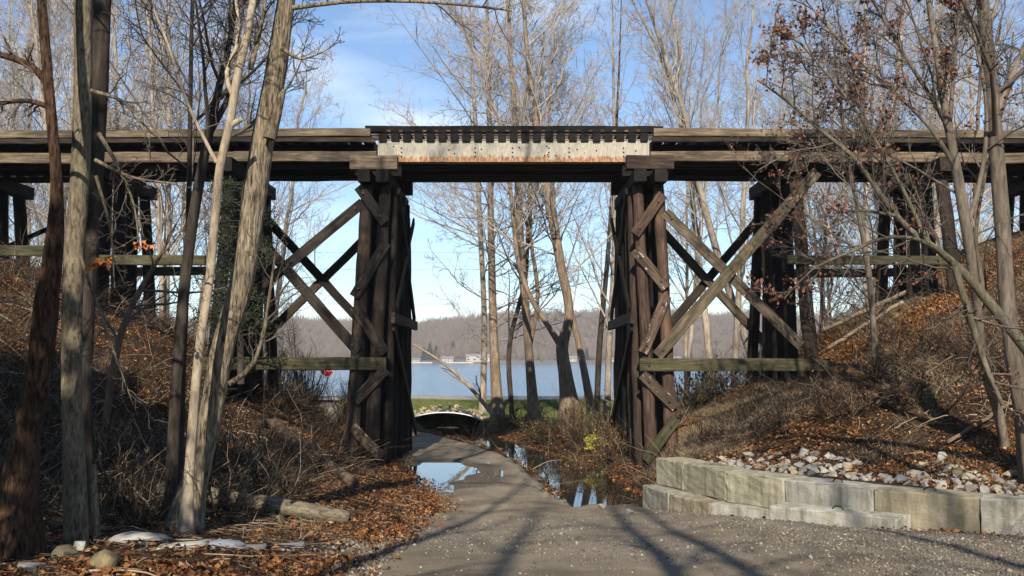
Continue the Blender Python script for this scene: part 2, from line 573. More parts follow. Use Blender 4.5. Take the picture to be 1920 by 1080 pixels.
def mat_water(name, c, rough, bscale, bstr, stretch=(1, 1, 1), bd=0.02):
    m, n, p = newmat(name)
    v, _ = objvec(n, stretch, rand=False)
    p.inputs['Base Color'].default_value = (*c, 1)
    p.inputs['Roughness'].default_value = rough
    p.inputs['IOR'].default_value = 1.33
    p.inputs['Specular IOR Level'].default_value = 0.5
    bump(n, p, noise(n, v, bscale, 4, 0.6), bstr, bd)
    return m


M['ground'] = mat_ground()
M['road'] = mat_road()
M['asphalt'] = simple('worn_asphalt', (0.3, 0.265, 0.22), 0.9, nscale=2.0)
M['lake'] = mat_water('lake_water', (0.045, 0.12, 0.21), 0.12, 1.0, 0.8, (0.35, 1.0, 1), 0.22)
M['creek'] = mat_water('creek_water', (0.022, 0.018, 0.011), 0.02, 2.0, 0.05)
M['puddle'] = mat_water('puddle_water', (0.03, 0.026, 0.018), 0.01, 2.5, 0.03)
M['hill'] = simple('wooded_hill', (0.13, 0.1, 0.08), 0.95, nscale=0.02, var=0.4)

# ------------------------------------------------------------------ terrain
# all heights below are relative to the eye, then shifted by E
PY = [-80, 0, 7.3, 10, 13, 16, 18, 22, 25, 29, 32, 36, 40, 46, 50, 55, 59, 64, 72, 120, 2000]
PZ = [-1.3, -1.52, -1.64, -1.88, -2.2, -2.45, -2.53, -2.52, -2.53, -2.58, -2.62, -2.62, -2.36, -2.15, -2.14, -2.1, -2.2, -2.9, -3.8, -6, -9]
RY = [-20, 0, 7.3, 10, 12.6, 14, 15, 16, 17, 18, 20, 22, 24, 26, 30, 34, 38, 42, 46, 50]
RL = [-2.4, -2.0, -1.7, -1.72, -1.64, -1.58, -1.52, -1.45, -1.43, -1.42, -2.0, -2.55, -2.9, -3.2, -4.1, -5.6, -7.6, -9.6, -11.4, -13]
RR = [8, 8, 8, 8, 6.9, 5.6, 4.7, 3.7, 2.7, 0.95, 0.7, 0.5, 0.25, 0.0, -1.1, -2.5, -4.2, -6.0, -7.8, -9]
CY = [17.0, 18.2, 19.5, 21.5, 23.5, 27.0, 32.0, 36.0, 39.0, 41.0]
CL = [1.6, 1.15, 1.0, 0.85, 0.62, 0.2, -1.2, -2.6, -3.7, -3.7]
CR = [1.7, 2.3, 2.45, 2.5, 2.45, 1.7, 0.3, -0.7, -1.5, -1.5]
EL = ([2.2, 2.8, 3.6, 5, 6.2, 7.2, 8.5, 10.4, 13, 16, 22, 60], [-3.6, -3.0, -2.6, -1.95, -1.5, -0.9, 0.1, 1.15, 2.4, 3.4, 4.2, 4.6])
ER = ([3.0, 3.7, 5, 7.2, 8.6, 10.6, 13, 16, 22, 60], [-2.7, -2.0, -1.55, -0.55, 0.4, 1.6, 3.1, 4.1, 4.5, 4.8])
WP0 = np.array([2.74, 18.3])
WD = np.array([3.56, -5.34]); WD = WD / np.linalg.norm(WD)
WN = np.array([-WD[1], WD[0]])
CREEK_Z, PUDDLE_Z, LAKE_Z = -2.80, -2.575, -3.05


def wall_st(x, y):
    dx, dy = x - WP0[0], y - WP0[1]
    return dx * WN[0] + dy * WN[1], dx * WD[0] + dy * WD[1]


def road_in(x, y, pad=0.0):
    """How far inside the road edge, metres (positive inside)."""
    j = (fbm(x * 0.9, y * 0.9, 3.0, 3) - 0.5) * 0.9
    l, r = np.interp(y, RY, RL), np.interp(y, RY, RR)
    return np.minimum(x - l, r - x) + j * 0.5 + pad


def creek_in(x, y):
    j = (fbm(x * 0.8, y * 0.8, 9.0, 3) - 0.5) * 0.8
    l, r = np.interp(y, CY, CL), np.interp(y, CY, CR)
    d = np.minimum(x - l, r - x)
    d = np.minimum(d, np.minimum(y - 17.6, 40.2 - y))
    return d + j * 0.4


def Hrel(x, y):
    x = np.asarray(x, float); y = np.asarray(y, float)
    b = np.interp(y, PY, PZ)
    b = b + (fbm(x * 0.35, y * 0.35, 1.0) - 0.5) * 0.22 * sst(0, 0.8, -road_in(x, y))
    # left verge lies higher than the road
    ll = np.interp(y, RY, RL)
    lv = np.interp(y, [-80, 4, 8, 12, 16, 20, 24, 30], [0.05, 0.05, 0.05, 0.14, 0.4, 0.5, 0.15, 0.0])
    b = b + lv * sst(0.1, 1.9, ll - x)
    # left embankment
    e = np.interp(-x, *EL)
    n1 = (fbm(x * 0.5 + 9, y * 0.5, 2.0) - 0.5) * 0.7
    fl = np.where(y < 21.5, 0.52 * (21.5 - y), np.where(y > 29.0, 0.6 * (y - 29.0), 0))
    left = np.where(x < 0, e - fl + n1, -50)
    # right hill behind the block wall
    s, t = wall_st(x, y)
    e = np.interp(x, *ER)
    hill = smin(-1.92 + 0.10 * np.clip(s, 0, 1.6) + 0.55 * np.clip(s - 1.5, 0, 50), e, 0.3)
    hill = hill - np.where(y > 29.0, 0.6 * (y - 29.0), 0) + n1 * sst(0.8, 2.5, s) * 0.6
    hill = np.where((x > 2.2), hill, -50)
    hill = np.where(y < -2, -1.2 + 0.2 * np.clip(x - 6, 0, 10), hill)
    k = sst(0.15, 0.42, s)
    dip = np.interp(t, [-1.2, -0.4, 0, 1.5, 3.8, 6.4, 9], [0.0, 0.36, 0.4, 0.3, 0.2, 0.08, 0.05]) * sst(-1.5, -0.3, s)
    bd = b - dip
    right = bd * (1 - k) + np.maximum(b, hill) * k
    right = np.where(x > 2.2, right, b)
    h = np.where(x < 0, smax(b, left, 0.25), right)
    # creek channel
    c = creek_in(x, y)
    h = h + (fbm(x * 2.6, y * 2.6, 13.0, 4) - 0.5) * 0.3 * sst(-0.9, -0.2, c) * sst(0.3, -0.1, c)
    bank = sst(-0.6, 0.3, c + (fbm(x * 3.0, y * 3.0, 15.0, 3) - 0.5) * 0.5)
    h = h * (1 - bank) + np.minimum(h, -3.15) * bank
    return h


def puddle_mask(x, y):
    d = ((x + 1.95) / 1.05) ** 2 + ((y - 22.0 - 0.5 * (x + 1.95)) / 2.3) ** 2
    d = d + (fbm(x * 1.3, y * 1.3, 5.0, 3) - 0.5) * 0.9
    return sst(1.25, 0.55, d)


def damp_mask(x, y):
    d = ((x + 1.75) / 1.25) ** 2 + ((y - 21.9) / 2.5) ** 2
    d = d + (fbm(x * 1.3, y * 1.3, 5.0, 3) - 0.5) * 1.6
    return sst(2.4, 1.0, d)


def Hroad(x, y):
    h = Hrel(x, y)
    c_ = x - (np.interp(y, RY, RL) + np.interp(y, RY, [3.6, 3.4, 3.2, 2.9, 2.6, 2.3, 2.0, 1.7, 1.5, 0.95, 0.7, 0.5, 0.25, 0.0, -1.1, -2.5, -4.2, -6.0, -7.8, -9])) / 2
    h = h - 0.035 * (np.exp(-((np.abs(c_) - 0.8) / 0.22) ** 2)) * (0.5 + vn(y * 0.6, 0 * y, 3.0)) + (fbm(x * 1.1, y * 0.8, 7.0) - 0.5) * 0.07
    return h - 0.16 * puddle_mask(x, y)


def Hg(x, y):
    """Terrain sheet: tucked below the road sheet."""
    ri = road_in(x, y)
    return Hrel(x, y) - 0.30 * sst(0.0, 0.3, ri) * (np.asarray(y) < 52)


def Z(x, y):
    return float(Hg(np.array([x]), np.array([y]))[0]) + E


def ground_pt(px, py, road=False):
    """Where the ray through a photo pixel meets the ground."""
    u, v = (px - 960) / F, (540 - py) / F
    Ys = np.linspace(4, 75, 1500)
    s = Ys / (CT - v * ST)
    zr = s * (ST + v * CT)
    h = Hrel(u * s, Ys)
    k = np.argmax(zr < h)
    return Vector((u * s[k], Ys[k], E + float(h[k])))


def grid_axis(segs):
    out = [np.array([segs[0][0]])]
    for a, b, d in segs:
        out.append(np.linspace(a, b, max(2, int(round((b - a) / d)) + 1))[1:])
    return np.concatenate(out)


def sheet(name, xs, ys, zf, mat, colf=None, smooth=True):
    X, Y = np.meshgrid(xs, ys)
    X, Y = X.ravel(), Y.ravel()
    V = np.stack([X, Y, zf(X, Y)], 1)
    nx, ny = len(xs), len(ys)
    i = np.arange(nx * ny).reshape(ny, nx)
    q = np.stack([i[:-1, :-1], i[:-1, 1:], i[1:, 1:], i[1:, :-1]], -1).reshape(-1, 4)
    return link(name, mesh_np(name, V, q, None, mat, smooth, colf(X, Y) if colf else None))


xs = grid_axis([(-900, -60, 60), (-60, -20, 2), (-20, -9, 0.4), (-9, 9, 0.16), (9, 20, 0.35), (20, 60, 2), (60, 900, 60)])
ys = grid_axis([(-120, -10, 4), (-10, 5, 0.8), (5, 30, 0.16), (30, 46, 0.3), (46, 75, 0.6), (75, 130, 8), (130, 1500, 100)])


def gcol(X, Y):
    h = Hrel(X, Y)
    n = fbm(X * 0.4, Y * 0.4, 4.0)
    lawn = sst(35.0, 39.0, Y + (n - 0.5) * 6) * sst(59, 57, Y) * sst(-1.5, -1.8, h)
    lawn = lawn * sst(0.1, 0.6, -creek_in(X, Y))
    s, t = wall_st(X, Y)
    gravel = sst(0.9, 0.1, np.abs(road_in(X, Y) + 0.2)) * (Y < 20) * 0.8 * (X > -1)
    gravel = np.maximum(gravel, sst(57.2, 58.5, Y) * (Y < 90))
    wet = sst(-0.5, 0.0, creek_in(X, Y))
    return np.stack([lawn, np.clip(gravel, 0, 1), wet, np.ones_like(X)], 1)


g_o = tag(sheet('ground', xs, ys, lambda X, Y: Hg(X, Y) + E, M['ground'], gcol), kind='structure')

# dirt road
ry = np.concatenate([np.arange(-20, 5, 0.5), np.arange(5, 28, 0.12), np.arange(28, 50.1, 0.3)])
us = np.linspace(-0.45, 0.45, 2)
rw = np.linspace(0, 1, 60)
VX, VY = [], []
for y in ry:
    l, r = np.interp(y, RY, RL) - 0.35, np.interp(y, RY, RR) + 0.35
    VX.append(l + (r - l) * rw)
    VY.append(np.full(60, y))
VX, VY = np.array(VX).ravel(), np.array(VY).ravel()
ri = road_in(VX, VY)
VZ = Hroad(VX, VY) - 0.22 * sst(0.12, -0.35, ri) - 0.03
s_, t_ = wall_st(VX, VY)
VZ = np.where((s_ > 0.1) & (VX > 1.5) & (VY < 20), -2.9, VZ)
grv = sst(0.42, 0.62, fbm(VX * 0.7, VY * 0.5, 11.0)) * 0.5
grv = np.maximum(grv, sst(2.3, 4.2, VX) * sst(0.3, 0.55, fbm(VX * 1.2, VY, 12.0)) * (VY < 17))
grv = np.maximum(grv, sst(0.7, 0.1, ri) * 0.9 * (VX > 0))
wet = np.maximum(np.clip(puddle_mask(VX, VY) * 1.3, 0, 1) * 0.85, damp_mask(VX, VY) * 0.75)
wet = np.maximum(wet, 0.7 * sst(0.35, 0.0, ri) * (VY > 18) * (VX > -1))
wet = np.maximum(wet, 0.28 * sst(0.5, 0.7, fbm(VX * 0.9, VY * 0.35, 71.0)))
wet = np.maximum(wet, 0.3 * sst(20, 25, VY) * sst(0.4, 0.6, fbm(VX * 0.5, VY * 0.4, 21.0)))
cl = np.stack([0 * VX, grv, wet, np.ones_like(VX)], 1)
i = np.arange(len(VX)).reshape(len(ry), 60)
q = np.stack([i[:-1, :-1], i[:-1, 1:], i[1:, 1:], i[1:, :-1]], -1).reshape(-1, 4)
tag(link('dirt_road', mesh_np('dirt_road', np.stack([VX, VY, VZ + E], 1), q, None, M['road'], True, cl)), kind='structure')


def flat(name, x0, x1, y0, y1, z, mat, nx=2, ny=2):
    return tag(sheet(name, np.linspace(x0, x1, nx), np.linspace(y0, y1, ny), lambda X, Y: 0 * X + z + E, mat, None, False), kind='structure')


flat('lake', -900, 900, 58, 800, LAKE_Z, M['lake'])
flat('creek', -4.3, 3.4, 17.2, 41.5, CREEK_Z, M['creek'])
flat('puddle', -3.2, -0.2, 19.0, 24.4, PUDDLE_Z, M['puddle'])
tag(sheet('shore_road', np.linspace(-90, 90, 91), np.linspace(51.0, 57.0, 11), lambda X, Y: Hrel(X, Y) + E + 0.03, M['asphalt']), kind='structure')


# far shore hills
def hz(X, Y):
    ridge = sst(790, 1080, Y) * (41 + 6 * np.sin(X / 170.0 + 0.6) + 4 * np.sin(X / 61.0) + (fbm(X / 70, Y / 120, 2.0) - 0.5) * 22)
    return E + LAKE_Z - 1.5 + 2.6 * sst(770, 782, Y) + 1.5 * sst(782, 800, Y) + ridge


hx = np.linspace(-1500, 1500, 160)
hy = np.concatenate([np.linspace(765, 800, 12), np.linspace(806, 1300, 50)])
tag(sheet('hills', hx, hy, hz, M['hill']), kind='structure')
tag(sheet('far_lawn', np.linspace(-900, 900, 2), np.linspace(772, 803, 4), lambda X, Y: E + LAKE_Z - 0.3 + (Y - 772) / 31 * 3.3, simple('far_grass', (0.10, 0.125, 0.05), 0.9, nscale=0.05, var=0.5), None, False), kind='structure')


# ------------------------------------------------------------------ tubes and trees
def tubes(P, Rr, sides, ridge=None):
    """P (N,K,3), Rr (N,K) -> verts, quads. ridge(theta, height) gives a relative radius offset."""
    N, K, _ = P.shape
    T = np.gradient(P, axis=1)
    T /= np.linalg.norm(T, axis=2, keepdims=True) + 1e-9
    mean = P[:, -1] - P[:, 0]
    mean /= np.linalg.norm(mean, axis=1, keepdims=True) + 1e-9
    ref = np.where(np.abs(mean[:, :1]) < 0.8, np.array([[1.0, 0.05, 0.02]]), np.array([[0.05, 1.0, 0.02]]))
    U = np.cross(T, ref[:, None, :])
    U /= np.linalg.norm(U, axis=2, keepdims=True) + 1e-9
    W = np.cross(T, U)
    a = np.arange(sides) / sides * 2 * np.pi
    rad = Rr[:, :, None]
    if ridge is not None:
        hgt = np.concatenate([np.zeros((N, 1)), np.cumsum(np.linalg.norm(np.diff(P, axis=1), axis=2), axis=1)], 1)
        rad = rad * (1 + ridge(a[None, None, :], hgt[:, :, None]))
    else:
        rad = np.broadcast_to(rad, (N, K, sides))
    V = P[:, :, None, :] + rad[..., None] * (np.cos(a)[None, None, :, None] * U[:, :, None, :] + np.sin(a)[None, None, :, None] * W[:, :, None, :])
    idx = np.arange(N * K * sides).reshape(N, K, sides)
    nx = np.roll(idx, -1, axis=2)
    q = np.stack([idx[:, :-1], nx[:, :-1], nx[:, 1:], idx[:, 1:]], -1).reshape(-1, 4)
    return V.reshape(-1, 3), q


def join(parts):
    Vs, Qs, o = [], [], 0
    for V, q in parts:
        Vs.append(V); Qs.append(q + o); o += len(V)
    return np.concatenate(Vs), np.concatenate(Qs)


def nrm(a):
    return a / (np.linalg.norm(a, axis=-1, keepdims=True) + 1e-9)


def grow(P, Rr, spec, rg):
    """Successive branch levels grown off the paths P; list of (P, R, sides)."""
    out = []
    for s in spec:
        N, K, _ = P.shape
        Mc = s['n']
        idx = np.repeat(np.arange(N), Mc)
        strat = (np.tile(np.arange(Mc), N) + rg.uniform(0, 1, N * Mc)) / Mc
        t = s.get('t0', 0.2) + (s.get('t1', 1.0) - s.get('t0', 0.2)) * strat
        f = np.clip(t * (K - 1), 0, K - 1.001)
        i0 = np.floor(f).astype(int)
        a = (f - i0)[:, None]
        p = P[idx, i0] * (1 - a) + P[idx, i0 + 1] * a
        tg = nrm(P[idx, i0 + 1] - P[idx, i0])
        r = Rr[idx, i0] * (1 - a[:, 0]) + Rr[idx, i0 + 1] * a[:, 0]
        pl = np.linalg.norm(np.diff(P, axis=1), axis=2).sum(1)[idx]
        pl = np.minimum(pl, s.get('plmax', 1e9))
        ang = np.radians(rg.uniform(s['ang'][0], s['ang'][1], N * Mc))
        rv = nrm(rg.normal(size=(N * Mc, 3)))
        perp = nrm(np.cross(tg, rv))
        d = tg * np.cos(ang)[:, None] + perp * np.sin(ang)[:, None]
        Ln = pl * s['len'] * (1 - s.get('fall', 0.5) * t) * rg.uniform(0.6, 1.25, N * Mc)
        r0 = np.clip(r * s['rr'], s['rmin'], s.get('rmax', 9))
        ns = s['seg']
        Q = np.zeros((N * Mc, ns + 1, 3))
        Q[:, 0] = p
        tr = np.array([0, 0, s.get('trop', 0.1)])
        for k in range(ns):
            d = nrm(d + rg.normal(0, s.get('jit', 0.18), d.shape) + tr)
            Q[:, k + 1] = Q[:, k] + d * (Ln / ns)[:, None]
        tp = np.linspace(1, s.get('tip', 0.4), ns + 1)
        RR_ = np.maximum(r0[:, None] * tp[None], s['rmin'] * 0.7)
        out.append((Q, RR_, s['sides']))
        P, Rr = Q, RR_
    return out


def smooth_path(pts, rad, K):
    pts, rad = np.array(pts, float), np.array(rad, float)
    d = np.concatenate([[0], np.cumsum(np.linalg.norm(np.diff(pts, axis=0), axis=1))])
    u = np.linspace(0, d[-1], K)
    # Catmull-Rom through the given points
    m = np.gradient(pts, d, axis=0) if len(pts) > 2 else np.repeat((pts[1:] - pts[:1]) / d[-1], 2, 0)
    j = np.clip(np.searchsorted(d, u, side='right') - 1, 0, len(d) - 2)
    h = (d[j + 1] - d[j])
    t = ((u - d[j]) / h)[:, None]
    h = h[:, None]
    P = (2 * t ** 3 - 3 * t ** 2 + 1) * pts[j] + (t ** 3 - 2 * t ** 2 + t) * h * m[j] + (-2 * t ** 3 + 3 * t ** 2) * pts[j + 1] + (t ** 3 - t ** 2) * h * m[j + 1]
    return P, np.interp(u, d, rad)


def pxpath(rows, Y, K=24, extra=None):
    """rows of (px, py, width px[, Y]); extra: (dx, dz, r) steps in metres beyond the last row."""
    pts, rad = [], []
    for r in rows:
        yy = r[3] if len(r) > 3 else Y
        pts.append(at(r[0], r[1], yy))
        rad.append(r[2] / 2 * mscale(r[1], yy))
    for ex in (extra or []):
        p = pts[-1]
        pts.append(p + Vector((ex[0], ex[2] if len(ex) > 3 else 0.0, ex[1])))
        rad.append(ex[-1])
    return smooth_path(pts, rad, K)


CR_FAR = [dict(n=16, t0=0.22, t1=1.0, len=0.42, fall=0.62, ang=(28, 55), rr=0.42, rmin=0.012, seg=6, jit=0.13, trop=0.10, sides=5, tip=0.3),
          dict(n=8, t0=0.15, t1=1.0, len=0.45, fall=0.5, ang=(28, 58), rr=0.5, rmin=0.009, seg=5, jit=0.16, trop=0.07, sides=4),
          dict(n=6, t0=0.15, t1=1.0, len=0.5, fall=0.5, ang=(28, 60), rr=0.6, rmin=0.0075, seg=4, jit=0.18, trop=0.05, sides=3),
          dict(n=4, t0=0.2, t1=1.0, len=0.55, fall=0.4, ang=(25, 60), rr=0.7, rmin=0.006, seg=3, jit=0.2, trop=0.03, sides=3)]


def variant(spec, **kw):
    out = [dict(s) for s in spec]
    for k, v in kw.items():
        lvl, key = int(k[1]), k[3:]
        out[lvl][key] = v
    return out


def tree(name, label, cat, trunks, spec, mt, mc, seed, group=None, sides=12, limbs=None, ridge=None, leaves=None, base=None, kname='trunk'):
    """trunks: list of (P (K,3), R (K)); all of them one continuous trunk part; limbs: custom limb paths (parts of their own)."""
    rg = np.random.default_rng(seed)
    P0, R0 = trunks[0]
    if base is None and P0[0, 1] > 2:
        g = Z(P0[0, 0], P0[0, 1])
        if P0[0, 2] > g - 0.05:
            d0 = (P0[3] - P0[0]) / max(0.05, P0[3, 2] - P0[0, 2])
            dz = P0[0, 2] - (g - 0.2)
            trunks = [(np.concatenate([(P0[0] - d0 * dz * np.array([0.5, 0.5, 1]))[None], P0]), np.concatenate([[R0[0] * 1.12], R0]))] + list(trunks[1:])
    b = Vector(trunks[0][0][0]) if base is None else Vector(base)
    root = thing(name, b, label, cat, group)
    off = np.array(b)
    parts = []
    for P, Rr in trunks:
        parts.append(tubes(P[None] - off, Rr[None], sides, ridge))
    V, q = join(parts)
    trk = link('trunk', mesh_np('trunk', V, q, None, mt, True), root, b)
    lv = []
    src = list(trunks)
    for P, Rr in (limbs or []):
        V, q = tubes(P[None] - off, Rr[None], 8)
        link('limb', mesh_np('limb', V, q, None, mt, True), trk, b)
        src.append((P, Rr))
    sp = spec if isinstance(spec, list) and spec and isinstance(spec[0], list) else [spec] * len(src)
    cr = []
    for (P, Rr), s in zip(src, sp):
        if not s: continue
        g = grow(P[None], Rr[None], s, rg)
        lv.append(g)
        for Q, RR_, sd_ in g:
            cr.append(tubes(Q - off, RR_, sd_))
    if cr:
        V, q = join(cr)
        link('crown', mesh_np('crown', V, q, None, mc, True), root, b)
    if leaves:
        lev, frac, per, size, mat = leaves
        pts = np.concatenate([g[lev][0][:, 1:].reshape(-1, 3) for g in lv if len(g) > lev])
        # clumped: keep by noise
        k = fbm(pts[:, 0] * 2.3, pts[:, 1] * 2.3, pts[:, 2] * 2.3, 2) + rg.uniform(0, 0.12, len(pts))
        thr = np.quantile(k, 1 - frac)
        pts = pts[k > thr]
        pts = np.repeat(pts, per, 0) + rg.normal(0, size * 0.8, (len(pts) * per, 3))
        V, q = leafquads(pts - off, size, rg, droop=True)
        link('leaves', mesh_np('leaves', V, q, None, mat), root, b)
    return root


def leafquads(C, size, rg, droop=False, nrmv=None, flatk=0.35):
    n = len(C)
    if droop:
        ax = nrm(rg.normal(size=(n, 3)) + np.array([0, 0, -0.8]))
        sd_ = nrm(np.cross(ax, rg.normal(size=(n, 3))))
    else:
        up = nrm(np.array([0, 0, 1.0]) + rg.normal(0, flatk, (n, 3))) if nrmv is None else nrm(nrmv + rg.normal(0, flatk, (n, 3)))
        ax = nrm(np.cross(up, rg.normal(size=(n, 3))))
        sd_ = np.cross(up, ax)
    up = np.cross(ax, sd_)
    s = (size * (rg.uniform(0.6, 1.35, n) if droop else np.clip(rg.gamma(6, 1 / 6.0, n), 0.35, 2.0)))[:, None]
    cur = rg.uniform(-0.35, 0.6, (n, 1))
    a = C - ax * s * 0.5
    b = C + sd_ * s * 0.36 + up * s * cur
    c = C + ax * s * 0.5
    d = C - sd_ * s * 0.36 + up * s * cur
    V = np.stack([a, b, c, d], 1).reshape(-1, 3)
    return V, np.arange(n * 4).reshape(-1, 4)


def copy_tree(root, loc, rz, sc, label, group):
    c = root.copy()
    COL.objects.link(c)
    c.location = loc
    c.rotation_euler = (0, 0, rz)
    c.scale = (sc, sc, sc)
    tag(c, label, None, group)
    for ch in root.children:
        k = ch.copy()
        COL.objects.link(k)
        k.parent = c
    return c


# ------------------------------------------------------------------ timber
def axes_quat(d, up=Vector((0, 0, 1))):
    x = d.normalized()
    if abs(x.dot(up)) > 0.98: up = Vector((0, 1, 0))
    y = up.cross(x).normalized()
    z = x.cross(y)
    return Matrix((x, y, z)).transposed().to_quaternion()


def prism(name, p0, p1, sec, mat, parent, up=Vector((0, 0, 1)), wob=0.004, seg=0.5, taper=1.0, smooth=False, sag=0.0):
    """A long piece from p0 to p1 with section sec [(y, z)...], slightly irregular along its length."""
    p0, p1 = Vector(p0), Vector(p1)
    Ln = (p1 - p0).length
    n = max(2, int(Ln / seg) + 1)
    sec = np.array(sec)
    m = len(sec)
    xs_ = np.linspace(-Ln / 2, Ln / 2, n)
    V = np.zeros((n, m, 3))
    wy, wz = rng.normal(0, wob, (n, 1)), rng.normal(0, wob, (n, 1))
    k = np.linspace(1, taper, n)[:, None]
    V[:, :, 0] = xs_[:, None] + rng.normal(0, wob, (n, m)) * 0.5
    V[:, :, 1] = sec[None, :, 0] * k + wy + rng.normal(0, wob * 0.7, (n, m))
    V[:, :, 2] = sec[None, :, 1] * k + wz + rng.normal(0, wob * 0.7, (n, m)) - sag * (1 - (2 * xs_[:, None] / Ln) ** 2)
    faces = []
    for a in range(n - 1):
        for b in range(m):
            c = (b + 1) % m
            faces.append((a * m + b, a * m + c, (a + 1) * m + c, (a + 1) * m + b))
    faces.append(tuple(range(m - 1, -1, -1)))
    faces.append(tuple((n - 1) * m + b for b in range(m)))
    me = bpy.data.meshes.new(name)
    me.from_pydata(V.reshape(-1, 3).tolist(), [], faces)
    me.materials.append(mat)
    if smooth:
        for pl in me.polygons[:-2]: pl.use_smooth = True
    return link(name, me, parent, (p0 + p1) / 2, axes_quat(p1 - p0, up))


def box_sec(wd, h, c=0.014):
    a, b = wd / 2, h / 2
    return [(-a + c, -b), (a - c, -b), (a, -b + c), (a, b - c), (a - c, b), (-a + c, b), (-a, b - c), (-a, -b + c)]


def timber(name, p0, p1, wd, h, mat, parent, **kw):
    return prism(name, p0, p1, box_sec(wd, h), mat, parent, **kw)


def round_sec(r, n=14, seed=0):
    q = random.Random(seed)
    return [(r * (1 + q.uniform(-0.06, 0.06)) * math.cos(2 * math.pi * k / n), r * (1 + q.uniform(-0.06, 0.06)) * math.sin(2 * math.pi * k / n)) for k in range(n)]


# ------------------------------------------------------------------ the trestle bridge
YN, YF = 24.0, 27.0           # near and far faces of the stringers
zt = lambda py, Y=YN: at(960, py, Y).z
Z_STR_B, Z_STR_T = zt(303), zt(266)        # stringer bottom / top
Z_TIE_T = zt(250)
bridge = thing('trestle_bridge', (0, 25.5, E - 2.5), 'old dark timber railway trestle with a pale rusty steel girder over the dirt road', 'bridge')
GX0, GX1 = -3.38, 3.46

# bents: x of the pile row, near pile colour
z_cap_t, z_cap_b = zt(320, 23.4), zt(343, 23.4)


def near_y(z):
    """Y of the outer batter pile's axis at height z (near side)."""
    return 23.75 - 0.21 * (z_cap_b - z)


def bent_row(x, ztop, mats, r=0.165, lean=0.0):
    tops = [(23.75, -0.21), (24.6, -0.04), (25.45, 0.0), (26.3, 0.04), (27.2, 0.21)]
    for k, (ty, sl) in enumerate(tops):
        gz = Z(x, ty + sl * 5) - 0.35
        Ln = ztop - gz
        by = ty + sl * Ln
        prism('pile', (x + lean * Ln + rng.normal(0, 0.02), by, gz), (x + rng.normal(0, 0.012), ty, ztop), round_sec(r * rng.uniform(0.93, 1.08), 14, k + int(x * 10)), mats[k % len(mats)], bridge, taper=0.86, wob=0.008, smooth=True)


for sgn, xa, xb in ((-1, -3.17, -3.62), (1, 3.14, 3.64)):
    nm = M['pile'] if sgn < 0 else M['pile_red']
    for x in (xa, xb):
        bent_row(x, z_cap_b + 0.01, [nm, M['creosote'], M['creosote'], M['creosote'], M['creosote']], lean=0.012 * sgn)
        timber('cap', (x, 23.2, (z_cap_t + z_cap_b) / 2), (x, 27.75, (z_cap_t + z_cap_b) / 2), 0.31, z_cap_t - z_cap_b - 0.004, M['creosote'], bridge)
    # corbels lying across both caps
    for yy, m_ in ((23.36, M['weather'] if sgn < 0 else M['pile']), (24.25, M['creosote']), (26.9, M['creosote'])):
        xc = (xa + xb) / 2
        timber('corbel', (xc - 0.58, yy, (z_cap_t + Z_STR_B) / 2), (xc + 0.58, yy, (z_cap_t + Z_STR_B) / 2), 0.3, Z_STR_B - z_cap_t - 0.006, m_, bridge)
    # extra packed posts on the inner face, their tops at different heights
    xi = xa - sgn * (0.2 if sgn < 0 else 0.13)
    for k, (ty, top, by, xo) in enumerate(((24.15, 0.0, 23.0, 0.02), (24.7, -0.05, 24.3, 0.04), (25.15, -0.3, 25.1, 0.0), (25.6, 0.0, 25.7, 0.03), (26.05, -0.15, 26.3, 0.0), (26.5, -0.05, 27.0, 0.02), (26.9, -0.35, 27.7, 0.0))):
        gz = Z(xi, by) - 0.3
        prism('pile', (xi + xo * sgn, by, gz), (xi + xo * 0.4 * sgn, ty, z_cap_b + top), round_sec(0.115 + 0.012 * (k % 3), 12, k + 50), M['creosote'] if (sgn < 0 or k > 1) else M['pile'], bridge, taper=0.9, wob=0.01, smooth=True)
    # sway braces and sash across the inner face
    xf = xi - sgn * 0.15
    zs = zt(600, 24)
    timber('sash_beam', (xf, 22.75, zs), (xf, 28.2, zs), 0.09, 0.26, M['brace_dark'], bridge)
    timber('sway_brace', (xf, 23.7, z_cap_b - 0.15), (xf, 27.7, zs + 0.15), 0.07, 0.24, M['creosote'], bridge)
    timber('sway_brace', (xf - sgn * 0.01, 27.2, z_cap_b - 0.4), (xf, 23.4, zs + 0.2), 0.06, 0.22, M['creosote'], bridge)
    timber('sway_brace', (xf, 22.9, zs - 0.2), (xf, 28.4, E - 2.1), 0.07, 0.24, M['creosote'], bridge)

for x, mats in ((-7.05, [M['creosote']]), (-10.5, [M['creosote']]), (-14.1, [M['creosote']]), (7.08, [M['pile'], M['creosote'], M['creosote']]), (10.7, [M['pile'], M['creosote']]), (14.2, [M['creosote']])):
    bent_row(x, Z_STR_B - 0.36, mats, r=0.175)
    timber('cap', (x, 23.3, Z_STR_B - 0.19), (x, 27.7, Z_STR_B - 0.19), 0.34, 0.35, M['creosote'] if x < 0 else M['pile'], bridge)

# near-face zigzag braces on the two tall piers (photo pixels)
def nf(px, py, o=0.24):
    z = at(px, py, 23.2).z
    return at(px, py, near_y(z) - o)


zig_l = [((672, 350), (722, 418), M['brace_dark']), ((724, 455), (664, 556), M['brace_dark']), ((664, 575), (722, 662), M['brace_dark']), ((724, 692), (664, 752), M['brace_dark']), ((660, 800), (716, 858), M['fleck'])]
zig_r = [((1243, 365), (1190, 440), M['pile_red']), ((1190, 468), (1250, 540), M['fleck']), ((1250, 555), (1206, 662), M['fleck']), ((1204, 702), (1268, 764), M['fleck']), ((1268, 785), (1210, 862), M['mossy'])]
for a, b, m_ in zig_l + zig_r:
    timber('sway_brace', nf(*a), nf(*b), 0.25, 0.075, m_, bridge, up=Vector((0, 1, 0.2)))

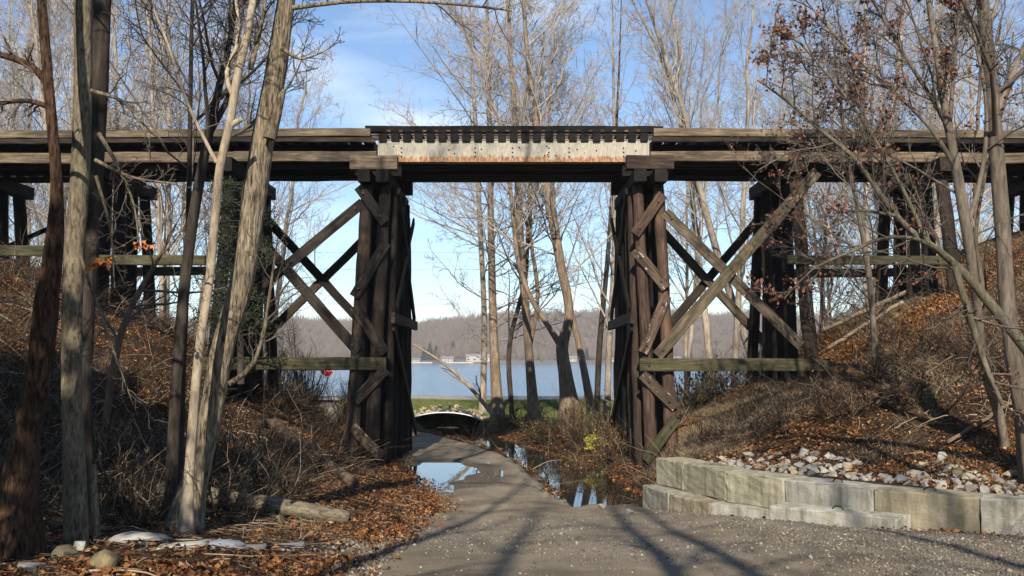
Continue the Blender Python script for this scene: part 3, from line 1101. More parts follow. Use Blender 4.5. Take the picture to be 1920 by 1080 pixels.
# long crossed braces between the piers and the next bents
for a, b, wd, m_, o in (((680, 380), (430, 588), 0.25, M['brace_dark'], 0.12), ((470, 428), (672, 660), 0.25, M['brace_dark'], 0.20),
                        ((1531, 322), (1232, 668), 0.27, M['brace'], 0.32), ((1247, 398), (1502, 648), 0.25, M['weather'], 0.14)):
    timber('long_brace', nf(*a, o), nf(*b, o), wd, 0.09, m_, bridge, up=Vector((0, 1, 0.2)))
for a, b, m_ in (((722, 410), (500, 628), M['brace_dark']), ((495, 405), (720, 652), M['creosote']), ((1448, 380), (1240, 628), M['brace_dark']), ((1225, 415), (1452, 662), M['brace'])):
    timber('long_brace', at(a[0], a[1], 27.75), at(b[0], b[1], 28.5), 0.25, 0.09, m_, bridge, up=Vector((0, 1, -0.2)))
# sash beams between bents
timber('sash_beam', nf(724, 682, 0.26), nf(380, 682, 0.26), 0.12, 0.30, M['mossy'], bridge)
timber('sash_beam', nf(1199, 684, 0.26), nf(1556, 684, 0.26), 0.12, 0.30, M['mossy'], bridge)
timber('sash_beam', nf(1476, 487, 0.26), nf(1775, 489, 0.26), 0.12, 0.22, M['mossy'], bridge)
timber('sash_beam', at(1408, 514, 28.1), at(1725, 510, 28.1), 0.14, 0.25, M['brace'], bridge)
timber('sash_beam', nf(385, 488, 0.2), nf(170, 488, 0.2), 0.12, 0.24, M['mossy'], bridge)
timber('sash_beam', at(385, 508, 28.0), at(195, 510, 28.0), 0.14, 0.25, M['brace'], bridge)
timber('sash_beam', nf(90, 470, 0.2), nf(-150, 470, 0.2), 0.12, 0.26, M['mossy'], bridge)
timber('long_brace', at(100, 425, 28), at(-120, 520, 28), 0.2, 0.09, M['creosote'], bridge)

def bolts(a, b, inset=0.22):
    a, b = Vector(a), Vector(b)
    d = (b - a).normalized()
    for p in (a + d * inset, b - d * inset):
        prism('bolt', (p.x, p.y - 0.085, p.z), (p.x, p.y - 0.03, p.z), round_sec(0.034, 8, 1), M['rail'], bridge, wob=0.0, seg=1)


for a, b, m_ in zig_l + zig_r: bolts(nf(*a), nf(*b))
for a, b, o in (((680, 380), (430, 588), 0.12), ((470, 428), (672, 660), 0.20), ((1531, 322), (1232, 668), 0.32), ((1247, 398), (1502, 648), 0.14), ((724, 682), (380, 682), 0.27), ((1199, 684), (1556, 684), 0.27), ((1476, 487), (1775, 489), 0.27)):
    bolts(nf(*a, o), nf(*b, o))

# stringers of the timber approach spans: three under each rail
H_S = Z_STR_T - Z_STR_B
DROP = 0.10
for sgn, ends in ((-1, [-3.42, -7.05, -10.5, -14.1, -19.5]), (1, [3.5, 7.08, 10.7, 14.2, 19.5])):
    for a, b in zip(ends[:-1], ends[1:]):
        dzm = DROP * ((abs(a) + abs(b)) / 2 - 3.4) / 16
        timber('ledger', (a + 0.004 * sgn, YN + 0.02, (zt(283) + zt(303)) / 2 - dzm), (b - 0.004 * sgn, YN + 0.02, (zt(283) + zt(303)) / 2 - dzm), 0.16, zt(283) - zt(303) - 0.01, M['weather'], bridge)
        timber('fascia', (a + 0.01 * sgn, 23.74, zt(261.5, 23.74) - dzm), (b - 0.01 * sgn, 23.74, zt(261.5, 23.74) - dzm), 0.09, 0.12, M['brace_dark'], bridge)
        for k, yy in enumerate((YN + 0.36, YN + 0.6, YN + 0.84, YF - 0.73 - 0.35, YF - 0.42 - 0.35, YF - 0.11 - 0.35)):
            za = (Z_STR_B + Z_STR_T) / 2 - DROP * (abs(a) - 3.4) / 16
            zb = (Z_STR_B + Z_STR_T) / 2 - DROP * (abs(b) - 3.4) / 16
            timber('stringer', (a + 0.004 * sgn, yy, za), (b - 0.004 * sgn, yy, zb), 0.215, H_S - 0.006, M['creosote'], bridge)
    # guard timber on the tie ends
    gl = [3.55, 8.6, 13.9, 19.5]
    for yy in (23.78, 27.0):
        for a, b in zip(gl[:-1], gl[1:]):
            za, zb = (zt(249.5, 23.8) - DROP * (q - 3.4) / 16 for q in (a, b))
            timber('guard_timber', (sgn * a, yy, za), (sgn * (b - 0.01), yy, zb), 0.22, 0.205, M['weather'], bridge)

# centre span: painted steel girder plates with stiffeners and rivets in one mesh each
gh = zt(262) - zt(304)
M['girder'] = mat_girder(gh)


def girder(yy, face, mat, name):
    bm = bmesh.new()
    def bx(x0, x1, y0, y1, z0, z1):
        r_ = bmesh.ops.create_cube(bm, size=1.0)
        bmesh.ops.scale(bm, vec=(x1 - x0, y1 - y0, z1 - z0), verts=r_['verts'])
        bmesh.ops.translate(bm, vec=((x0 + x1) / 2, (y0 + y1) / 2, (z0 + z1) / 2), verts=r_['verts'])
    l = (GX1 - GX0) / 2
    bx(-l, l, -0.01, 0.01, -gh / 2 + 0.02, gh / 2 - 0.02)
    for z in (-gh / 2 + 0.009, gh / 2 - 0.009):
        bx(-l, l, -0.03, 0.25, z - 0.009, z + 0.009)
    bx(l - 0.035, l + 0.012, -0.045, -0.012, -gh / 2 + 0.02, gh / 2 - 0.02)
    bx(l - 0.26, l - 0.24, -0.016, -0.0105, -gh / 2 + 0.02, gh / 2 - 0.02)
    bx(-l - 0.012, -l + 0.03, -0.045, -0.012, -gh / 2 + 0.02, gh / 2 - 0.02)
    # a small riveted plate near the left end, as on the photo
    bx(-l + 0.18, -l + 0.5, -0.022, -0.0105, gh / 2 - 0.11, gh / 2 - 0.06)
    me = bpy.data.meshes.new(name)
    bm.to_mesh(me)
    bm.free()
    me.materials.append(mat)
    c = Vector(((GX0 + GX1) / 2, yy, (zt(262) + zt(304)) / 2))
    g = link(name, me, bridge, c)
    if face:
        rg = random.Random(3)
        spots = [((px - 962) * mscale(285, 24.0), z) for px in (752, 890, 960, 1028, 1066, 1168) for z in (-0.15, -0.04, 0.07)]
        spots += [(rg.uniform(-l + .3, l - .3), rg.uniform(-0.14, 0.16)) for k in range(12)]
        rb = bmesh.new()
        bmesh.ops.create_uvsphere(rb, u_segments=8, v_segments=6, radius=0.021)
        rm = bpy.data.meshes.new('rivet')
        rb.to_mesh(rm); rb.free()
        rm.materials.append(M['rail'])
        for X, z in spots: link('rivet', rm, g, c + Vector((X, -0.014, z)))
    return g


tag(girder(YN, True, M['girder'], 'steel_girder'), 'pale painted steel girder rusting along its bottom edge')
girder(26.55, False, M['creosote'], 'steel_girder')
for yy in (24.32, 24.62, 24.92, 25.75, 26.05, 26.35):
    timber('stringer', (GX0, yy, (Z_STR_B + Z_STR_T) / 2 - 0.01), (GX1, yy, (Z_STR_B + Z_STR_T) / 2 - 0.01), 0.22, H_S, M['creosote'], bridge)
# inner shelf of stringers hanging a little lower behind the girder
# ties
tie_h = Z_TIE_T - Z_STR_T
x = -14.3
nt_ = 0
xs_t = []
for k in range(23): xs_t.append((GX0 + 0.12 + k * (GX1 - GX0 - 0.24) / 22, True))
q_ = 3.75
while q_ < 16.5:
    xs_t.append((q_, False)); xs_t.append((-q_ + 0.05, False)); q_ += 0.36
for x, centre in xs_t:
    dz = 0 if centre else -DROP * (abs(x) - 3.4) / 16
    y0 = 23.93 if centre else 23.80
    timber('tie', (x, y0 + rng.normal(0, 0.012), (Z_TIE_T + Z_STR_T) / 2 + dz), (x, 27.05, (Z_TIE_T + Z_STR_T) / 2 + dz), 0.205, tie_h - 0.006, M['creosote'] if centre else M['brace_dark'], bridge, seg=1.0)
# centre guard timbers, dark
for yy in (24.02, 26.8):
    timber('guard_timber', (-3.72, yy, zt(243, 24.0)), (3.83, yy, zt(243.5, 24.0)), 0.2, 0.17, M['creosote'], bridge)
for k in range(22):
    X = GX0 + 0.12 + (k + 0.5) * (GX1 - GX0 - 0.24) / 22
    timber('tie_block', (X - 0.045, 23.915, zt(245.5, 23.9)), (X + 0.045, 23.915, zt(245.5, 23.9)), 0.03, 0.062, M['pile_red'], bridge)
# rails
def rail(yy):
    sec = [(-0.06, 0), (0.06, 0), (0.06, 0.015), (0.012, 0.03), (0.012, 0.11), (0.035, 0.12), (0.035, 0.15), (-0.035, 0.15), (-0.035, 0.12), (-0.012, 0.11), (-0.012, 0.03), (-0.06, 0.015)]
    prism('rail', (-19.5, yy, Z_TIE_T + 0.002), (19.5, yy, Z_TIE_T + 0.002), sec, M['rail'], bridge, wob=0.0, seg=20)
rail(24.75); rail(26.2)

# ------------------------------------------------------------------ concrete block wall
def block(p, q_, depth, h, label, group, lw=0.0, mat='concrete'):
    """Block whose front top edge runs from p to q_ (same z); body extends back and down."""
    p, q_ = Vector(p), Vector(q_)
    d = (q_ - p); Ln = d.length - 0.025
    dn = d.normalized()
    back = Vector((-dn.y, dn.x, 0))
    if back.y < 0: back = -back
    c = (p + q_) / 2 + back * depth / 2 - Vector((0, 0, h / 2))
    bm = bmesh.new()
    r_ = bmesh.ops.create_cube(bm, size=1.0)
    bmesh.ops.scale(bm, vec=(Ln, depth, h), verts=bm.verts)
    bmesh.ops.bevel(bm, geom=bm.edges[:], offset=0.028, segments=2, affect='EDGES', profile=0.6)
    bmesh.ops.subdivide_edges(bm, edges=[e for e in bm.edges if e.calc_length() > 0.3], cuts=5, use_grid_fill=True)
    rg = random.Random(int(p.x * 100))
    for v in bm.verts:
        v.co += Vector((rg.uniform(-1, 1), rg.uniform(-1, 1), rg.uniform(-1, 1))) * 0.009
    me = bpy.data.meshes.new('concrete_block')
    bm.to_mesh(me); bm.free()
    me.materials.append(M[mat])
    rz = math.atan2(dn.y, dn.x)
    o = link('concrete_block', me, None, c)
    o.rotation_euler = (rg.uniform(-0.012, 0.012), rg.uniform(-0.008, 0.008), rz)
    tag(o, label, 'concrete block', group)
    if lw:
        tt = np.linspace(0, np.pi, 9)
        P = np.stack([lw * np.cos(tt) * 0.09, 0 * tt, h / 2 - 0.02 + 0.075 * np.sin(tt)], 1)
        V, qd = tubes(P[None], np.full((1, 9), 0.011), 6)
        lp = bpy.data.objects.new('lifting_loop', mesh_np('lifting_loop', V, qd, None, M['rail'], True))
        COL.objects.link(lp)
        lp.parent = o
    return o


ZU = E - 1.85
up = [(1229, 858), (1281, 868), (1360, 884), (1470, 898), (1636, 917), (1836, 933), (1990, 943), (2180, 954)]
upl = ['narrow end block of the upper course beside the right timber pier', 'mossy upper course block second from the timber pier', 'streaked upper course block third from the timber pier, short and greenish', 'pale upper course block standing behind the low buried block', 'large brownish weathered block left of the bright end block', 'bright pale upper block at the right edge of the picture', 'upper course block beyond the bright pale one']
pu = [atz(a, b, ZU) for a, b in up]
for k in range(len(pu) - 1):
    block(pu[k], pu[k + 1], 0.6, 0.5 if k < 3 else 0.8, upl[k], 'concrete blocks of the retaining wall', 1.0 if k in (3, 4) else 0.0, ['concrete_green', 'concrete_green', 'concrete_green', 'concrete', 'concrete_brown', 'concrete_white', 'concrete'][k])
lo = [(1204, 909), (1253, 926), (1331, 943), (1442, 955)]
lol = ['grey lower course block at the end of the wall beside the creek', 'tan lower course block second from the creek', 'long low lower course block right before the buried block']
pl_ = [atz(a, b, E - 2.352) for a, b in lo]
for k in range(3):
    block(pl_[k], pl_[k + 1], 0.9, 0.7, lol[k], 'concrete blocks of the retaining wall', 0.0, ['concrete', 'concrete_brown', 'concrete'][k])
block(atz(1441, 948, E - 2.15), atz(1682, 974, E - 2.15), 0.55, 0.6, 'low whitish block half buried in gravel before the wall', 'concrete blocks of the retaining wall', 1.0, 'concrete_white')


# ------------------------------------------------------------------ rocks
def rock_mesh(seed, flat_=0.75):
    rg = random.Random(seed)
    bm = bmesh.new()
    for k in range(11):
        v = Vector((rg.gauss(0, 1), rg.gauss(0, 1), rg.gauss(0, 1))).normalized()
        bm.verts.new((v.x * 0.5 * rg.uniform(0.75, 1.25), v.y * 0.4 * rg.uniform(0.7, 1.15), v.z * 0.5 * flat_ * rg.uniform(0.8, 1.1)))
    bmesh.ops.convex_hull(bm, input=bm.verts[:])
    for v in [v for v in bm.verts if not v.link_faces]: bm.verts.remove(v)
    bmesh.ops.bevel(bm, geom=bm.edges[:], offset=0.018, segments=1, affect='EDGES')
    me = bpy.data.meshes.new('rock')
    bm.to_mesh(me); bm.free()
    return me


RM = [rock_mesh(k, 0.55 + 0.05 * (k % 6)) for k in range(14)]
for m_ in RM: m_.materials.append(M['rock'])


def slab_mesh(seed):
    rg = random.Random(seed)
    bm = bmesh.new()
    for k in range(46):
        a = rg.uniform(0, 6.283); r_ = 0.5 * rg.uniform(0.75, 1.0) * (0.85 + 0.2 * math.sin(2 * a + seed) + 0.12 * math.sin(3 * a + 2 * seed))
        z_ = rg.uniform(-0.3, 0.3)
        kz = math.sqrt(max(0.05, 1 - (abs(z_) / 0.42) ** 2))
        bm.verts.new((r_ * kz * math.cos(a), r_ * kz * math.sin(a), z_ + 0.05 * math.sin(3 * a)))
    bmesh.ops.convex_hull(bm, input=bm.verts[:])
    for v in [v for v in bm.verts if not v.link_faces]: bm.verts.remove(v)
    bmesh.ops.subdivide_edges(bm, edges=bm.edges[:], cuts=1)
    for v in bm.verts: v.co += Vector((rg.gauss(0, 1), rg.gauss(0, 1), rg.gauss(0, 1))) * 0.012
    for f in bm.faces: f.smooth = True
    me = bpy.data.meshes.new('slab')
    bm.to_mesh(me); bm.free()
    me.materials.append(M['slab'])
    return me


SM = [slab_mesh(k) for k in range(8)]


def put_rock(name, p, size, label, group, mat=None, flat_=1.0, sink=0.25, me=None, cat='rock', stretch=1.0):
    me = me or RM[random.randrange(len(RM))]
    if mat is not None:
        me = me.copy(); me.materials.clear(); me.materials.append(mat)
    o = link(name, me, None, (p[0], p[1], p[2] + size * 0.3 * flat_ - sink * size * flat_))
    o.rotation_euler = (random.uniform(-0.3, 0.3) if flat_ < 0.7 else random.uniform(-0.6, 0.6), random.uniform(-0.2, 0.2) if flat_ < 0.7 else random.uniform(-0.6, 0.6), random.uniform(0, 6.28))
    if flat_ < 0.7: o.rotation_euler = (random.uniform(-0.06, 0.06), random.uniform(-0.06, 0.06), random.uniform(-0.3, 0.3))
    o.scale = (size * stretch, size, size * flat_)
    tag(o, label, cat, group)
    return o


placed = []
for k in range(6000):
    if len(placed) >= 285: break
    t = random.uniform(0.05, 8.6)
    s = 0.68 + abs(random.gauss(0, 0.62))
    if s > 1.75: continue
    if 3.3 < t < 4.3 and s > 1.0: continue
    X, Y = WP0 + WN * s + WD * t
    sz = random.choice([0.14, 0.16, 0.18, 0.2, 0.23, 0.27, 0.3]) * random.uniform(0.85, 1.2)
    if any((X - a) ** 2 + (Y - b) ** 2 < (0.33 * (sz + c)) ** 2 for a, b, c in placed): continue
    placed.append((X, Y, sz))
    put_rock('riprap_rock', (X, Y, Z(X, Y)), sz, 'broken pale limestone rock piled behind the concrete block wall', 'riprap rocks behind the block wall')
for px, py, sz, lb, m_ in ((1765, 862, 0.34, 'largest upright pale boulder among the rocks behind the wall', None), (1800, 893, 0.36, 'broad brownish boulder lying flat among the rocks behind the wall', M['mossrock']),
                           (1740, 978, 0.26, 'yellowish rock at the foot of the brownish wall block', M['mossrock']), (1792, 985, 0.3, 'flat grey rock at the foot of the brownish wall block', None),
                           (1690, 975, 0.3, 'pale gravel-dusted rock before the wall between two blocks', None), (1130, 950, 0.22, 'whitish rock at the near end of the creek', M['slab']), (1178, 962, 0.2, 'grey rock beside the lower wall block at the creek', None)):
    p = ground_pt(px, py)
    put_rock('boulder', p, sz * (1.0 if p.y > 8 else 1.0), lb, None, m_)
# flat slabs and stones in the leaves at the lower left
for px, py, sz, st_, m_, fl, lb in ((262, 1020, 0.34, 1.75, M['slab'], 0.2, 'whitish flat slab farthest left among the flat slabs in the leaves'),
                               (352, 1016, 0.22, 1.8, M['slab'], 0.16, 'thin pale slab sliver behind the other slabs in the leaves'),
                               (340, 1032, 0.3, 1.6, M['slab'], 0.16, 'wide whitish slab lying in the leaves beside the bluish one'),
                               (418, 1031, 0.3, 1.3, simple('blue_slate', (0.2, 0.215, 0.25), 0.8), 0.2, 'bluish grey flat slab in the leaves'),
                               (468, 1035, 0.24, 1.3, M['slab'], 0.18, 'small whitish slab right of the bluish slab'),
                               (540, 1032, 0.3, 1.6, M['slab'], 0.15, 'whitish slab nearest the road in the leaves'),
                               (80, 1074, 0.3, 1.7, M['slab'], 0.3, 'grey flat stone at the bottom left corner'),
                               (122, 1052, 0.24, 1.1, M['mossrock'], 0.75, 'mossy yellow stone at the foot of the pale trunk'),
                               (150, 1034, 0.15, 1.0, M['slab'], 0.9, 'small white stone against the foot of the pale trunk'),
                               (196, 1070, 0.28, 1.1, M['mossrock'], 0.8, 'rounded yellowish stone at the bottom of the picture'),
                               (232, 1048, 0.14, 1.3, M['slab'], 0.5, 'small pale stone between slabs and yellowish stone')):
    p = ground_pt(px, py)
    put_rock('slab_stone' if fl < 0.4 else 'stone', p, sz * 1.1, lb, None, m_, fl * (2.6 if fl < 0.3 else 1.2), 0.12 if fl < 0.4 else 0.15, stretch=st_, cat='stone', me=SM[random.randrange(8)])

# ------------------------------------------------------------------ culvert, its stones, stop sign, wires
cu = thing('culvert', (-2.75, 39.3, E + CREEK_Z), 'flattened corrugated steel culvert mouth under the grassy crossing', 'culvert')
cw, ch_ = 1.72, 0.62
tt = np.linspace(-0.12, np.pi + 0.12, 29)
nyc = 36
yy = np.linspace(0, 3.0, nyc)
corr = 0.02 * np.sin(np.arange(nyc) * np.pi / 1.5)
V = np.stack([np.stack([(cw + c_) * np.cos(tt), 0 * tt + y_, (ch_ + c_) * np.sin(tt) + 0.02], 1) for y_, c_ in zip(yy, corr)]).reshape(-1, 3)
i = np.arange(nyc * 29).reshape(nyc, 29)
q = np.stack([i[:-1, :-1], i[:-1, 1:], i[1:, 1:], i[1:, :-1]], -1).reshape(-1, 4)
link('pipe', mesh_np('pipe', V, q, None, simple('dark_corrugated_steel', (0.06, 0.055, 0.05), 0.7, 0.2), True), cu, (-2.75, 39.3, E + CREEK_Z))
P = np.stack([(cw + 0.03) * np.cos(tt), 0 * tt - 0.02, (ch_ + 0.03) * np.sin(tt) + 0.02], 1)
V, q = tubes(P[None], np.full((1, 29), 0.035), 8)
link('rim', mesh_np('rim', V, q, None, M['galv'], True), cu, (-2.75, 39.3, E + CREEK_Z))
for k in range(95):
    a = random.uniform(0.1, math.pi - 0.25)
    ex = random.uniform(0.02, 0.4)
    X = -2.75 + (cw + ex) * math.cos(a)
    Y = random.uniform(39.45, 40.6)
    hh = E + CREEK_Z + (ch_ + 0.02 + (Y - 39.4) * 0.2) * math.sin(a)
    put_rock('culvert_rock', (X, Y, max(hh, Z(X, Y))), random.uniform(0.14, 0.3), 'pale stone packed around the culvert mouth', 'stones around the culvert mouth', M['tanrock'])

sp = at(614, 693, 54)
zg = Z(sp.x, 54)
ss = thing('stop_sign', (sp.x, 54, zg), 'red octagonal stop sign on a post at the road junction', 'stop sign')
bm = bmesh.new()
for k in range(8):
    a = math.pi / 8 + k * math.pi / 4
    bm.verts.new((0.41 * math.cos(a), 0, 0.41 * math.sin(a)))
f = bm.faces.new(bm.verts[:])
r_ = bmesh.ops.extrude_face_region(bm, geom=[f])
bmesh.ops.translate(bm, vec=(0, 0.012, 0), verts=[v for v in r_['geom'] if isinstance(v, bmesh.types.BMVert)])
bmesh.ops.recalc_face_normals(bm, faces=bm.faces[:])
me = bpy.data.meshes.new('sign_panel'); bm.to_mesh(me); bm.free(); me.materials.append(M['sign_red'])
pan = link('sign_panel', me, ss, (sp.x, 53.94, sp.z))
a = np.linspace(0, 2 * np.pi, 9) + np.pi / 8
P0 = np.stack([0.385 * np.cos(a), 0 * a - 0.004, 0.385 * np.sin(a)], 1)
P1 = np.stack([0.41 * np.cos(a), 0 * a - 0.004, 0.41 * np.sin(a)], 1)
V = np.concatenate([P0, P1]); q = [[k, k + 1, 10 + k, 9 + k] for k in range(8)]
link('border', mesh_np('border', V, q, None, M['sign_white']), pan, (sp.x, 53.94, sp.z))
tx = bpy.data.curves.new('lettering', 'FONT')
tx.body = 'STOP'; tx.size = 0.36; tx.align_x = 'CENTER'; tx.align_y = 'CENTER'; tx.extrude = 0.002
tx.materials.append(M['sign_white'])
tmp = bpy.data.objects.new('lettering_source', tx)
COL.objects.link(tmp)
lm_ = bpy.data.meshes.new_from_object(tmp)
bpy.data.objects.remove(tmp)
to = link('lettering', lm_, pan, (sp.x, 53.93, sp.z))
to.rotation_euler = (R(90), 0, 0)
timber('post', (sp.x, 54.0, zg - 0.3), (sp.x, 54.0, sp.z + 0.3), 0.06, 0.05, M['galv'], ss)

for k, (py0, py1) in enumerate(((476, 470), (507, 503), (572, 568))):
    tt = np.linspace(-1, 1, 60)
    a, b = at(0, py0, 57.5), at(1920, py1, 57.5)
    X = tt * 45
    P = np.stack([X, 0 * X + 57.5, (a.z + b.z) / 2 + (b.z - a.z) / 2 * tt + 0.35 * tt ** 2], 1)
    V, q = tubes(P[None], np.full((1, 60), 0.012), 5)
    tag(link('utility_wire', mesh_np('utility_wire', V, q, None, M['wire'], True)), ['topmost of the three thin utility wires crossing the sky between the piers', 'middle one of the three thin utility wires between the piers', 'lowest of the three thin utility wires, just above the far hills'][k], 'wire', 'utility wires along the lake shore')

# ------------------------------------------------------------------ trees, left foreground
FG = [dict(n=18, t0=0.42, t1=1.0, len=0.36, fall=0.5, ang=(30, 62), rr=0.38, rmin=0.012, seg=8, jit=0.13, trop=0.05, sides=6, tip=0.25, plmax=14),
      dict(n=8, t0=0.12, t1=1.0, len=0.45, fall=0.45, ang=(28, 60), rr=0.5, rmin=0.007, seg=6, jit=0.17, trop=0.03, sides=5),
      dict(n=6, t0=0.12, t1=1.0, len=0.5, fall=0.4, ang=(28, 62), rr=0.55, rmin=0.0045, seg=4, jit=0.2, trop=0.02, sides=4),
      dict(n=4, t0=0.2, t1=1.0, len=0.5, fall=0.4, ang=(25, 60), rr=0.6, rmin=0.003, seg=3, jit=0.2, trop=0.0, sides=3)]
TW = [dict(n=9, t0=0.15, t1=1.0, len=0.4, fall=0.4, ang=(25, 60), rr=0.5, rmin=0.005, seg=5, jit=0.18, trop=0.03, sides=4),
      dict(n=5, t0=0.15, t1=1.0, len=0.5, fall=0.4, ang=(28, 60), rr=0.6, rmin=0.0035, seg=4, jit=0.2, trop=0.02, sides=3),
      dict(n=3, t0=0.15, t1=1.0, len=0.5, fall=0.4, ang=(28, 60), rr=0.6, rmin=0.0028, seg=3, jit=0.2, trop=0.0, sides=3)]


def ridge_fn(amp, fa, fh, seed):
    def f_(a, h):
        c, s_ = np.cos(a) * fa, np.sin(a) * fa
        n1 = fbm(c + seed + 0 * h, s_ + 0 * h, h * fh + 0 * a, 3)
        return 0.28 * np.exp(-h / 0.28) * np.cos(4 * a + seed * 1.7) + amp * (np.abs(n1 - 0.5) * 4 - 0.6) + 0.05 * (vn(c * 0.2 + seed + 0 * h, s_ * 0.2 + 0 * h, h * 0.9 + 0 * a) - 0.5) * 2
    return f_


def flare(P, Rr, k=0.5, h=0.35):
    d = P[:, 2] - P[0, 2]
    return P, Rr * (1 + k * np.exp(-d / h))


def twig_paths(rows_list, Y, K=10):
    return [pxpath(r, Y, K) for r in rows_list]


T1 = flare(*pxpath([(143, 1062, 44), (140, 900, 42), (134, 700, 37), (138, 500, 36), (150, 330, 34), (156, 150, 33), (157, 0, 32)], 8.8, 110, [(0.15, 2.0, 0.07), (0.4, 3.0, 0.055), (0.5, 4.0, 0.035), (0.2, 3.0, 0.012)]), 0.3)
t1_root = tree('lichen_trunk_tree', 'tall pale grey trunk at the left with a dark shaded side', 'tree', [T1],
     [variant(FG, L0_t0=0.5), TW, TW, TW, TW, TW], M['bark_pale'], M['twig'], 11, sides=22, ridge=ridge_fn(0.05, 2.2, 1.6, 1),
     limbs=twig_paths([[(185, 250, 9), (215, 300, 7), (250, 380, 4), (262, 470, 2)], [(178, 300, 8), (240, 330, 6), (330, 345, 3)], [(170, 170, 9), (230, 190, 6), (280, 260, 3)], [(150, 480, 7), (200, 620, 5), (250, 760, 2)], [(180, 330, 7), (205, 420, 5), (215, 540, 2)]], 8.7))
T1b = pxpath([(168, 980, 26, 10.2), (158, 700, 28, 10.2), (168, 500, 31, 10.2), (182, 270, 29, 10.2), (188, 120, 32, 10.2), (191, 0, 34, 10.2)], 10.2, 60, [(0.1, 2.5, 0.08), (0.3, 4, 0.05), (0.3, 4, 0.015)])
tree('dark_trunk_tree', 'dark trunk standing close behind the tall pale grey trunk', 'tree', [T1b], variant(FG, L0_t0=0.45), M['bark_dark'], M['twig'], 12, sides=16, ridge=ridge_fn(0.05, 2.2, 1.6, 2))
T2 = flare(*pxpath([(26, 990, 64), (38, 900, 56), (52, 800, 49), (72, 700, 46), (88, 560, 43), (102, 450, 32), (106, 350, 22), (96, 220, 18), (78, 0, 17)], 8.0, 110, [(-0.1, 2.5, 0.04), (0.2, 3, 0.02)]), 0.5)
tree('reddish_trunk_tree', 'rough reddish brown trunk leaning inward at the left edge, thinner above', 'tree', [T2], [variant(FG, L0_n=8, L0_t0=0.5), TW, TW], M['bark_red'], M['twig'], 13, sides=26, ridge=ridge_fn(0.10, 3.0, 1.8, 3),
     limbs=twig_paths([[(92, 160, 15), (60, 125, 13), (20, 108, 12), (-40, 95, 10)], [(100, 205, 11), (60, 190, 9), (10, 192, 8), (-40, 205, 6)]], 8.0))
T3 = flare(*pxpath([(348, 990, 23), (354, 900, 18), (361, 800, 18), (369, 700, 17), (377, 630, 17), (391, 540, 16), (404, 400, 16), (413, 310, 16), (429, 240, 17), (444, 150, 16), (466, 50, 15), (478, -20, 13)], 10.0, 110, [(0.3, 2.0, 0.03), (0.5, 3, 0.018), (0.2, 2, 0.007)]), 0.3)
tree('smooth_trunk_tree', 'slim smooth tan trunk in front of the furrowed leaning trunk', 'tree', [T3], [variant(FG, L0_n=10, L0_t0=0.45, L0_rr=0.45), [], TW, TW], M['bark_tan'], M['twig'], 14, sides=18, ridge=ridge_fn(0.02, 1.2, 1.0, 4),
     limbs=twig_paths([[(429, 238, 15), (441, 230, 12), (454, 223, 10)], [(406, 305, 8), (382, 258, 7), (350, 190, 6), (314, 80, 5), (272, -20, 4)], [(437, 180, 10), (425, 150, 9), (445, 80, 7), (440, -30, 6)]], 10.0))
T4 = flare(*pxpath([(346, 988, 56), (366, 900, 42), (393, 790, 40), (421, 640, 43), (451, 540, 43), (474, 400, 43), (492, 270, 43), (518, 130, 40), (537, 0, 34)], 10.6, 170, [(0.35, 2.2, 0.10), (0.75, 3.0, 0.08), (0.9, 3.5, 0.05), (0.6, 3.0, 0.02)]), 0.45, 0.4)
tree('furrowed_trunk_tree', 'large leaning trunk with deeply furrowed bark left of the timber pier', 'tree', [T4], [variant(FG, L0_t0=0.52, L0_n=20), [], TW, TW, TW, TW], M['bark_furrow'], M['twig'], 15, sides=48, ridge=ridge_fn(0.075, 5.0, 1.1, 5),
     limbs=twig_paths([[(505, 260, 26), (517, 215, 22), (526, 185, 16), (533, 168, 7)], [(548, 15, 10), (640, 4, 8), (760, 2, 7), (880, 10, 6), (960, 20, 4)], [(430, 720, 11), (470, 690, 9), (495, 620, 8), (507, 540, 5), (520, 450, 3)],
                       [(528, 90, 9), (560, 110, 5), (600, 100, 3), (640, 75, 2)], [(470, 130, 10), (490, 45, 8), (500, -20, 7)]], 10.4))
tree('slender_dark_tree', 'slender dark straight trunk between the tall pale and furrowed trunks', 'tree', [pxpath([(344, 660, 12), (350, 520, 11), (354, 380, 10), (357, 200, 8), (361, 0, 7)], 13.0, 40, [(0.1, 2, 0.025), (0.1, 2, 0.01)])], variant(FG, L0_t0=0.25, L0_n=22, L0_rr=0.5, L0_len=0.3), M['bark_dark'], M['twig'], 16, sides=10)
tree('forked_dark_tree', 'dark forked trunk rising just left of the smooth tan trunk', 'tree', [pxpath([(332, 700, 22), (350, 500, 21), (372, 350, 20), (392, 250, 17), (412, 160, 13), (428, 90, 11), (446, -20, 9)], 12.0, 40, [(0.2, 2, 0.02)]), pxpath([(390, 255, 13), (425, 190, 11), (455, 110, 10), (470, 30, 9), (500, -30, 7)], 12.0, 20)],
     [variant(FG, L0_t0=0.4, L0_n=14, L0_rr=0.5, L0_len=0.3), variant(FG, L0_t0=0.3, L0_n=8, L0_len=0.4)], M['bark_dark'], M['twig'], 17, sides=12)
tree('dead_stem', 'short broken grey stem beside the foot of the pale trunk', 'dead stem', [pxpath([(181, 1020, 17), (178, 960, 15), (175, 900, 13), (176, 870, 9)], 9.0, 12)], [], M['bark_pale'], M['twig'], 18, sides=10)
tree('leaning_sapling', 'thin brown sapling leaning right on the left embankment', 'sapling', [pxpath([(210, 700, 14), (232, 610, 13), (262, 545, 11), (300, 480, 7), (330, 420, 4)], 15.5, 20)], TW, M['bark_brown'], M['twig'], 19, sides=8)

